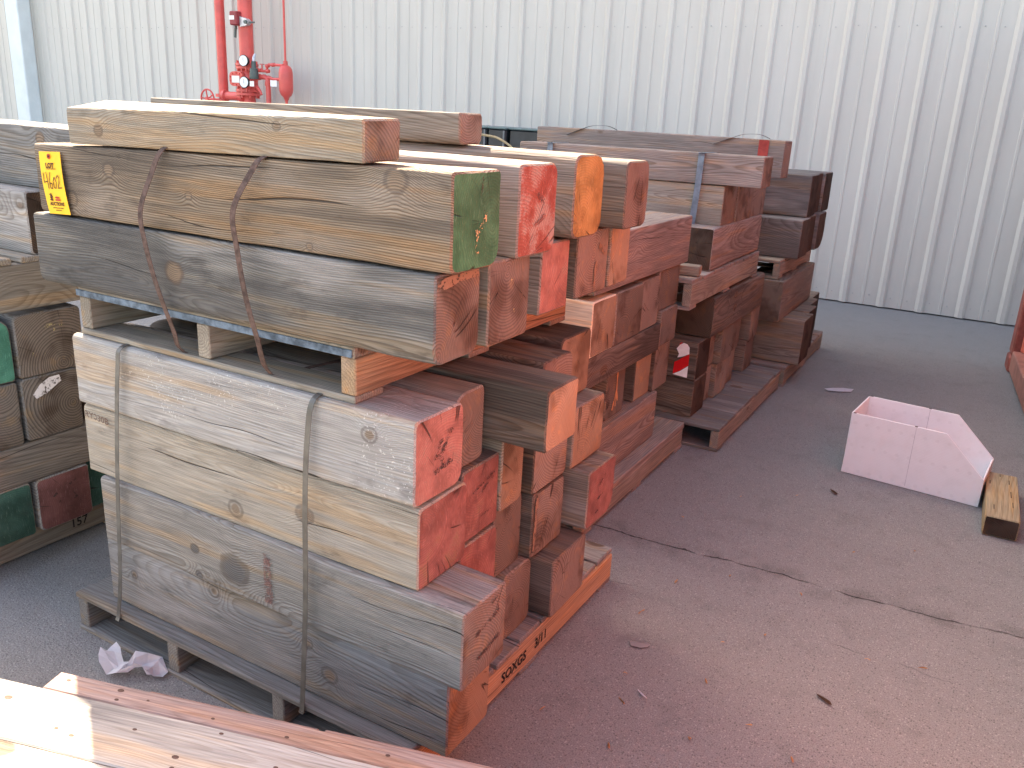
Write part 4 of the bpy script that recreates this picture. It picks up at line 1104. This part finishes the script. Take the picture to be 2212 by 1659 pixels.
# ------------------------------------------------------------------ white plastic bin and block
fx0 = Vector((-0.436, 4.019, 0.0)); fdir = (Vector((0.146, 3.965, 0)) - fx0); BL = fdir.length; fang = math.atan2(fdir.y, fdir.x)
binr = thing('picking_bin', 'white corrugated plastic bin with sloped open end on the asphalt', 'bin', (fx0.x, fx0.y, 0.002), fang)
out = [(0.0, 0.0), (BL, 0.0), (BL, 0.125), (0.405, 0.297), (0.008, 0.297)]
def slab(nm, pts, y0, y1, m, parent):
    bm = bmesh.new()
    a = [bm.verts.new((p[0], y0, p[1])) for p in pts]; b = [bm.verts.new((p[0], y1, p[1])) for p in pts]
    bm.faces.new(a); bm.faces.new(list(reversed(b)))
    for i in range(len(pts)):
        j = (i + 1) % len(pts)
        bm.faces.new((a[i], a[j], b[j], b[i]))
    bmesh.ops.recalc_face_normals(bm, faces=bm.faces)
    bmesh.ops.bevel(bm, geom=list(bm.edges), offset=0.0012, segments=1, affect='EDGES')
    return new_obj(nm, bm, m, parent)
BW = 0.33
slab('side_panel', out, 0.0, 0.006, M['bin'], binr)
slab('side_panel', [(a, b) for a, b in out], BW - 0.006, BW, M['bin'], binr)
bm = bmesh.new(); add_box(bm, 0.001, 0.008, 0.0065, BW - 0.0065, 0.002, 0.296, 0.001); new_obj('back_panel', bm, M['bin'], binr)
bm = bmesh.new(); add_box(bm, BL - 0.008, BL - 0.001, 0.0065, BW - 0.0065, 0.002, 0.124, 0.001); new_obj('front_lip', bm, M['bin'], binr)
bm = bmesh.new(); add_box(bm, 0.009, BL - 0.009, 0.0065, BW - 0.0065, 0.001, 0.006, 0.0); new_obj('floor_panel', bm, M['bin'], binr)
for a, y in ((0.010, 0.003), (0.275, 0.003), (0.010, BW - 0.003), (0.275, BW - 0.003)):
    bm = bmesh.new(); add_box(bm, a, a + 0.012, y - 0.0034, y + 0.0034, 0.2965, 0.2985, 0.0); new_obj('edge_clip', bm, M['ink'], binr)
for y0 in (-0.0006, BW - 0.0068):
    bm = bmesh.new(); add_box(bm, 0.281, 0.283, y0, y0 + 0.0004, 0.01, 0.294, 0.0); new_obj('fold_line', bm, plain('fold_grey', (0.55, 0.54, 0.56), 0.5), binr)
bm = beam_mesh(0.54, 0.125, 0.085, 0.004, 321)
o = new_obj('wood_block', bm, [wood_side('yellow_block_wood', 0.4, 0.05, 90, stain_amt=0.1, late=(0.5, 0.38, 0.28)), M['end_dark'], M['end_dark']], smooth=38)
o.location = (0.222, 3.955, 0.0435); o.rotation_euler = (0, 0, math.radians(-88.5)); o.color = (0.34, 0.285, 0.18, 1)
tag(o, 'short yellowish wood block with nail slots beside the white bin', 'wood')
for u, v, l in ((-0.17, 0.03, 0.05), (-0.02, 0.035, 0.07), (0.10, 0.04, 0.06), (-0.13, -0.045, 0.04), (0.16, -0.03, 0.05), (-0.24, -0.005, 0.03)):
    bm = bmesh.new(); add_box(bm, u - l / 2, u + l / 2, v - 0.0015, v + 0.0015, 0.042, 0.0446, 0.0); new_obj('nail_slot', bm, M['ink'], o)

# ------------------------------------------------------------------ fire sprinkler riser at the wall
RY = 7.90
ris = thing('fire_riser', 'red fire sprinkler riser with gauges and valves against the wall', 'fire riser', (-8.3, RY, 0.06))
def rp(nm, fn, m='red', parent=None, sm=35):
    bm = bmesh.new(); fn(bm)
    return new_obj(nm, bm, M[m], parent or ris, sm)
X0 = -8.3
rp('supply_pipe', lambda b: add_lathe(b, [(0, 0.058), (9.5, 0.058)], (-8.735 - X0, 0, 0.9), (0, 0, 1), 24))
rp('riser_pipe', lambda b: add_lathe(b, [(0, 0.085), (9.0, 0.085)], (-8.305 - X0, 0, 1.86), (0, 0, 1), 28))
rp('valve_body', lambda b: add_lathe(b, [(0, 0.075), (0.10, 0.085), (0.18, 0.115), (0.30, 0.115), (0.36, 0.085), (0.42, 0.085)], (0, 0, 1.44), (0, 0, 1), 24))
def flange(b, z, r, h):
    add_lathe(b, [(0, r), (h, r)], (-0.01, 0, z), (0, 0, 1), 28)
    for k in range(8):
        a = k * math.pi / 4 + 0.2
        add_lathe(b, [(0, 0.012), (h + 0.06, 0.012)], (-0.01 + math.cos(a) * r * 0.84, math.sin(a) * r * 0.84, z - 0.03), (0, 0, 1), 8)
for z, r, h in ((1.515, 0.148, 0.03), (1.555, 0.142, 0.03), (1.855, 0.136, 0.028), (1.82, 0.132, 0.028), (1.30, 0.142, 0.03)):
    rp('flange', lambda b, z=z, r=r, h=h: flange(b, z, r, h))
rp('lower_pipe', lambda b: add_lathe(b, [(-0.06, 0.08), (1.46, 0.08)], (0, 0, 0), (0, 0, 1), 24))
rp('lower_supply', lambda b: add_lathe(b, [(-0.06, 0.058), (0.86, 0.058), (0.87, 0.10), (0.91, 0.10), (0.92, 0.058), (1.48, 0.058), (1.481, 0.10), (1.52, 0.10)], (-8.735 - X0, 0, 0), (0, 0, 1), 24))
rp('cross_valve', lambda b: add_lathe(b, [(0, 0.07), (0.04, 0.07), (0.05, 0.05), (0.3, 0.05), (0.31, 0.075), (0.36, 0.075)], (-8.72 - X0, -0.05, 1.50), (1, 0, 0), 16))
# oval cover
def oval(b):
    pts = []
    for k in range(28):
        a = 2 * math.pi * k / 28
        pts.append((0.115 * math.copysign(abs(math.cos(a)) ** 0.6, math.cos(a)), 0.085 * math.copysign(abs(math.sin(a)) ** 0.6, math.sin(a))))
    f = [b.verts.new((-0.178 + p[0], -0.20, 1.70 + p[1])) for p in pts]; g = [b.verts.new((-0.178 + p[0], -0.10, 1.70 + p[1])) for p in pts]
    b.faces.new(f); b.faces.new(list(reversed(g)))
    for i in range(28): b.faces.new((f[i], f[(i + 1) % 28], g[(i + 1) % 28], g[i]))
cov = rp('cover_plate', oval)
rp('nameplate', lambda b: add_box(b, -0.245, -0.115, -0.207, -0.201, 1.655, 1.735, 0.001), 'alu', cov)
def bolts(b):
    for k in range(10):
        a = 2 * math.pi * k / 10 + 0.3
        add_lathe(b, [(0, 0.010), (0.012, 0.010)], (-0.178 + 0.098 * math.cos(a), -0.20, 1.70 + 0.070 * math.sin(a)), (0, -1, 0), 6)
bo = rp('cover_bolts', bolts, 'red', cov); bo['kind'] = 'stuff'
for gx, gz in ((-0.01, 1.905), (-0.015, 1.662)):
    g = rp('gauge', lambda b, gx=gx, gz=gz: add_lathe(b, [(0, 0.050), (0.045, 0.066), (0.055, 0.066), (0.056, 0.060)], (gx, -0.185, gz), (0.18, -1, 0.02), 24), 'black')
    d = rp('dial', lambda b, gx=gx, gz=gz: add_lathe(b, [(0, 0.059), (0.0015, 0.059)], Vector((gx, -0.185, gz)) + Vector((0.18, -1, 0.02)).normalized() * 0.0565, (0.18, -1, 0.02), 24), 'dial', g)
    rp('needle', lambda b, gx=gx, gz=gz: add_box(b, gx + 0.008, gx + 0.011, -0.2435, -0.2425, gz - 0.012, gz + 0.036), 'ink', g)
    rp('gauge_stem', lambda b, gx=gx, gz=gz: add_tube(b, [(gx, -0.19, gz - 0.06), (gx, -0.19, gz - 0.105), (gx, -0.09, gz - 0.11)], 0.010, 8), 'red', g)
rp('alarm_switch', lambda b: (add_lathe(b, [(0, 0.05), (0.012, 0.053), (0.07, 0.053), (0.072, 0.048), (0.12, 0.048), (0.125, 0.028), (0.20, 0.026)], (0.085, -0.16, 1.705), (0, 0, 1), 18)), 'grey_switch')
rp('switch_conduit', lambda b: add_tube(b, [(0.085, -0.16, 1.90), (0.085, -0.15, 1.95), (0.075, -0.12, 1.985)], 0.017, 10), 'alu')
rp('drain_pipe', lambda b: add_tube(b, [(0.10, -0.04, 1.73), (0.27, -0.04, 1.735), (0.315, -0.04, 1.72), (0.325, -0.04, 1.68), (0.325, -0.04, 1.0)], 0.030, 14))
rp('drain_collar', lambda b: add_lathe(b, [(0, 0.038), (0.05, 0.038)], (0.325, -0.04, 1.635), (0, 0, 1), 16))
rp('drain_collar', lambda b: add_lathe(b, [(0, 0.038), (0.06, 0.038)], (0.13, -0.04, 1.733), (1, 0, 0), 16))
rp('trim_pipe', lambda b: add_tube(b, [(0.10, -0.06, 1.815), (0.30, -0.06, 1.80), (0.335, -0.06, 1.81), (0.34, -0.06, 1.86), (0.37, -0.06, 1.875), (0.60, -0.06, 1.87)], 0.016, 8))
for px, pz in ((0.22, 1.806), (0.345, 1.80), (0.345, 1.86), (0.44, 1.872), (0.17, 1.81)):
    rp('pipe_union', lambda b, px=px, pz=pz: add_lathe(b, [(-0.022, 0.022), (0.022, 0.022)], (px, -0.06, pz), (1, 0, 0.1), 10))
def fit(b):
    add_lathe(b, [(0, 0.008), (0.06, 0.008)], (0.255, -0.06, 1.81), (0, 0, 1), 8)
    add_lathe(b, [(0, 0.030), (0.008, 0.030)], (0.255, -0.06, 1.872), (0, 0, 1), 12)
rp('trim_valve', fit)
tank = rp('retard_chamber', lambda b: add_lathe(b, [(-0.10, 0.014), (-0.075, 0.016), (-0.06, 0.019), (-0.02, 0.038), (0.0, 0.060), (0.03, 0.076), (0.07, 0.083), (0.25, 0.083), (0.29, 0.076), (0.32, 0.060), (0.335, 0.038), (0.34, 0.026), (0.385, 0.026), (0.386, 0.014)], (-7.65 - X0, -0.03, 1.535), (0, 0, 1), 28))
rp('alarm_pipe', lambda b: add_lathe(b, [(0, 0.0135), (8.0, 0.0135)], (-7.65 - X0, -0.03, 1.91), (0, 0, 1), 12))
rp('drip_pipe', lambda b: add_lathe(b, [(0, 0.012), (0.02, 0.018), (0.06, 0.018), (0.065, 0.012), (0.45, 0.012)], (-7.65 - X0, -0.03, 1.44), (0, 0, -1), 10))
rp('tank_pipe', lambda b: add_tube(b, [(0.33, -0.04, 1.735), (0.43, -0.05, 1.71), (0.54, -0.05, 1.715)], 0.020, 8))
rp('paper_tag', lambda b: add_box(b, 0.385, 0.49, -0.065, -0.063, 1.63, 1.70), 'dial')
rp('paper_tag', lambda b: add_box(b, 0.155, 0.225, -0.17, -0.168, 1.62, 1.68), 'alu')
rp('lever', lambda b: add_tube(b, [(0.19, -0.09, 1.62), (0.25, -0.10, 1.57), (0.275, -0.10, 1.53)], [0.02, 0.016, 0.012], 8))
fs = rp('flow_switch', lambda b: add_box(b, -0.225, -0.105, -0.22, -0.06, 2.30, 2.455, 0.012), 'dkred')
rp('label', lambda b: add_box(b, -0.222, -0.14, -0.2225, -0.2205, 2.36, 2.405), 'dial', fs)
rp('saddle_clamp', lambda b: (lambda f, g: ([b.faces.new(f), b.faces.new(list(reversed(g)))] + [b.faces.new((f[i], f[(i + 1) % len(f)], g[(i + 1) % len(f)], g[i])) for i in range(len(f))]))(
    [b.verts.new((px, -0.175, pz)) for px, pz in ((-0.10, 2.285), (-0.10, 2.40), (0.0, 2.375), (0.035, 2.35), (0.035, 2.325), (0.0, 2.30))],
    [b.verts.new((px, -0.12, pz)) for px, pz in ((-0.10, 2.285), (-0.10, 2.40), (0.0, 2.375), (0.035, 2.35), (0.035, 2.325), (0.0, 2.30))]), 'alu', fs)
rp('clamp_bolt', lambda b: (add_lathe(b, [(0, 0.022), (0.02, 0.022)], (0.005, -0.176, 2.338), (0, -1, 0), 10), add_lathe(b, [(0, 0.010), (0.085, 0.010)], (0.03, -0.15, 2.335), (1, 0, 0), 8)), 'grey_switch', fs)
rp('conduit', lambda b: add_tube(b, [(-0.22, -0.12, 2.32), (-0.235, -0.12, 2.25), (-0.245, -0.12, 2.17)], 0.016, 8), 'grey_switch', fs)
# handwheel
def wheel(b):
    c = Vector((-9.01 - X0, -0.06, 1.45)); R = 0.115
    pts = [c + Vector((math.cos(2 * math.pi * k / 28) * R, 0, math.sin(2 * math.pi * k / 28) * R)) for k in range(29)]
    add_tube(b, pts, 0.011, 8, False)
    for k in range(5):
        a = 2 * math.pi * k / 5 + 0.5
        add_tube(b, [c, c + Vector((math.cos(a) * R, 0, math.sin(a) * R))], 0.009, 8)
    add_lathe(b, [(0, 0.026), (0.04, 0.026)], c + Vector((0, 0.02, 0)), (0, -1, 0), 12)
    add_lathe(b, [(0, 0.014), (0.30, 0.014)], c, (1, 0.05, 0), 8)
rp('handwheel', wheel)
for ch in list(ris.children):     # fittings on the near side of the riser, towards the yard
    k = ch.name.split('.')[0]
    if k in ('cover_plate', 'gauge', 'alarm_switch', 'switch_conduit', 'flow_switch'):
        ch.location = (0.125, 0.055, 0)
    elif k in ('drain_pipe', 'drain_collar', 'trim_pipe', 'pipe_union', 'trim_valve', 'tank_pipe', 'paper_tag', 'lever', 'handwheel', 'cross_valve'):
        ch.location = (0.045, 0.0, 0)
# wall brackets keep the pipes on the wall
for zz in (3.4, 6.4):
    rp('wall_bracket', lambda b, zz=zz: (add_box(b, -0.6, 0.75, 0.14, 0.36, zz, zz + 0.05, 0.004)), 'alu')

# ------------------------------------------------------------------ black bins and hose behind the stacks
for i, (xa, xb, dy) in enumerate(((-5.25, -4.80, 0.0), (-4.77, -4.32, 0.02), (-4.29, -4.10, 0.0), (-4.08, -3.60, 0.03))):
    t_ = thing('black_bin', ['leftmost black plastic bin hidden behind the loose timbers', 'second black plastic bin behind the loose timbers', 'narrow black plastic bin with pale seam behind the stacks', 'rightmost black plastic bin beside the strapped stack'][i], 'bin', ((xa + xb) / 2, 7.0 + dy, 0), 0, 'black bins by the wall')
    w = (xb - xa) / 2
    bm = bmesh.new(); add_box(bm, -w, w, 0, 0.5, 0.003, 1.385, 0.012); new_obj('tub', bm, M['blackbin'], t_)
    bm = bmesh.new(); add_box(bm, -w - 0.006, w + 0.006, -0.008, 0.508, 1.386, 1.402, 0.004); new_obj('rim', bm, plain('rim_teal_grey', (0.10, 0.16, 0.16), 0.4), t_)
    bm = bmesh.new(); add_box(bm, w - 0.03, w - 0.012, -0.006, -0.001, 0.02, 1.375, 0.002); new_obj('corner_rib', bm, plain('rib_grey', (0.16, 0.17, 0.175), 0.5), t_)
hp = spline([(-4.5, 6.45, 0.9), (-4.35, 6.45, 1.22), (-4.15, 6.47, 1.335), (-4.0, 6.5, 1.338), (-3.85, 6.5, 1.31), (-3.7, 6.5, 1.2), (-3.6, 6.5, 0.9), (-3.58, 6.5, 0.012)], 6)
bm = bmesh.new(); add_tube(bm, hp, 0.010, 8)
tag(new_obj('hose', bm, M['hose'], None, 40), 'tan hose arching up in front of the black bins', 'hose')

# ------------------------------------------------------------------ litter
def crumple(name, pts, seed, m, amp):
    rg = random.Random(seed)
    bm = bmesh.new()
    nx = 10; ny = 4
    grid = []
    P = spline(pts, max(1, nx // (len(pts) - 1)))
    for i, p in enumerate(P):
        d = (P[min(i + 1, len(P) - 1)] - P[max(i - 1, 0)]); d.z = 0; d.normalize()
        nrm = Vector((-d.y, d.x, 0))
        wid = 0.024 * (0.7 + 0.6 * abs(math.sin(i * 1.3 + seed)))
        row = []
        for j in range(ny):
            f = j / (ny - 1) - 0.5
            q = p + nrm * f * wid * 2 + Vector((rg.uniform(-1, 1) * 0.006, rg.uniform(-1, 1) * 0.006, 0))
            q.z = max(0.003, p.z + rg.uniform(-1, 1) * amp + abs(f) * 0.02)
            row.append(bm.verts.new(q))
        grid.append(row)
    for i in range(len(grid) - 1):
        for j in range(ny - 1):
            a = (grid[i][j], grid[i + 1][j], grid[i + 1][j + 1], grid[i][j + 1])
            bm.faces.new((a[0], a[1], a[2])); bm.faces.new((a[0], a[2], a[3]))
    bmesh.ops.solidify(bm, geom=list(bm.faces), thickness=0.0004)
    return new_obj(name, bm, m)
tag(crumple('crumpled_paper', [(-1.985, 1.262, 0.03), (-1.935, 1.235, 0.012), (-1.875, 1.222, 0.018), (-1.86, 1.255, 0.03), (-1.815, 1.285, 0.02), (-1.79, 1.262, 0.006)], 3, M['paper'], 0.014), 'crumpled white paper on the ground before the front pallet', 'paper')
def flake(name, cx, cy, sx, sy, ang, m, label, cat, group=None, seed=1, z=0.004):
    rg = random.Random(seed)
    bm = bmesh.new()
    n = 7
    top = []
    for k in range(n):
        a = 2 * math.pi * k / n
        r = rg.uniform(0.7, 1.15)
        top.append(bm.verts.new((math.cos(a) * sx * r, math.sin(a) * sy * r, rg.uniform(0.0005, 0.006))))
    c = bm.verts.new((0, 0, 0.006))
    for k in range(n):
        bm.faces.new((top[k], top[(k + 1) % n], c))
    bmesh.ops.solidify(bm, geom=list(bm.faces), thickness=0.001)
    o = new_obj(name, bm, m)
    o.location = (cx, cy, z); o.rotation_euler = (0, 0, ang)
    return tag(o, label, cat, group)
flake('plastic_scrap', -0.713, 2.179, 0.035, 0.020, 0.5, M['scrap'], 'dull pinkish plastic scrap on the asphalt right of the front stack', 'litter', None, 4)
flake('plastic_scrap', -0.681, 5.364, 0.10, 0.05, 0.7, M['paper'], 'flat pale scrap on the asphalt near the fourth stack', 'litter', None, 6)
flake('plastic_scrap', -0.619, 1.955, 0.026, 0.004, -0.6, M['paper'], 'thin white sliver on the asphalt near the bottom of the frame', 'litter', None, 8)
flake('dry_leaf', -0.176, 2.225, 0.03, 0.008, -0.5, M['leaf'], 'brown dry leaf on the asphalt below the white bin', 'leaf', None, 9)
flake('dry_leaf', -0.42, 3.74, 0.03, 0.010, -0.9, M['leaf'], 'dark curled scrap on the asphalt left of the white bin', 'leaf', None, 11)
rg = random.Random(12)
spots = [(-0.487, 2.116), (-0.754, 3.441), (-0.357, 2.773), (-0.201, 1.93), (-0.504, 2.334), (-0.66, 1.90), (-0.25, 3.2), (-0.1, 2.5), (-0.6, 2.75), (-0.45, 1.86), (-0.70, 2.02), (-0.33, 2.0), (0.05, 2.55), (-0.78, 2.35), (-0.55, 3.6),
         (-0.9, 3.1), (-0.3, 4.6), (-0.62, 1.72), (-0.05, 3.35), (-0.75, 2.6), (-0.4, 2.45), (-0.83, 1.75)]
for i, (a, b) in enumerate(spots):
    flake('wood_splinter', a, b, rg.uniform(0.007, 0.020), rg.uniform(0.0018, 0.004), rg.uniform(0, 3.14), M['chip'], 'tiny orange wood splinter scattered on the asphalt', 'splinter', 'wood splinters on the asphalt', 40 + i, 0.003)
# grit on the upper deck of the white timber under the pallet
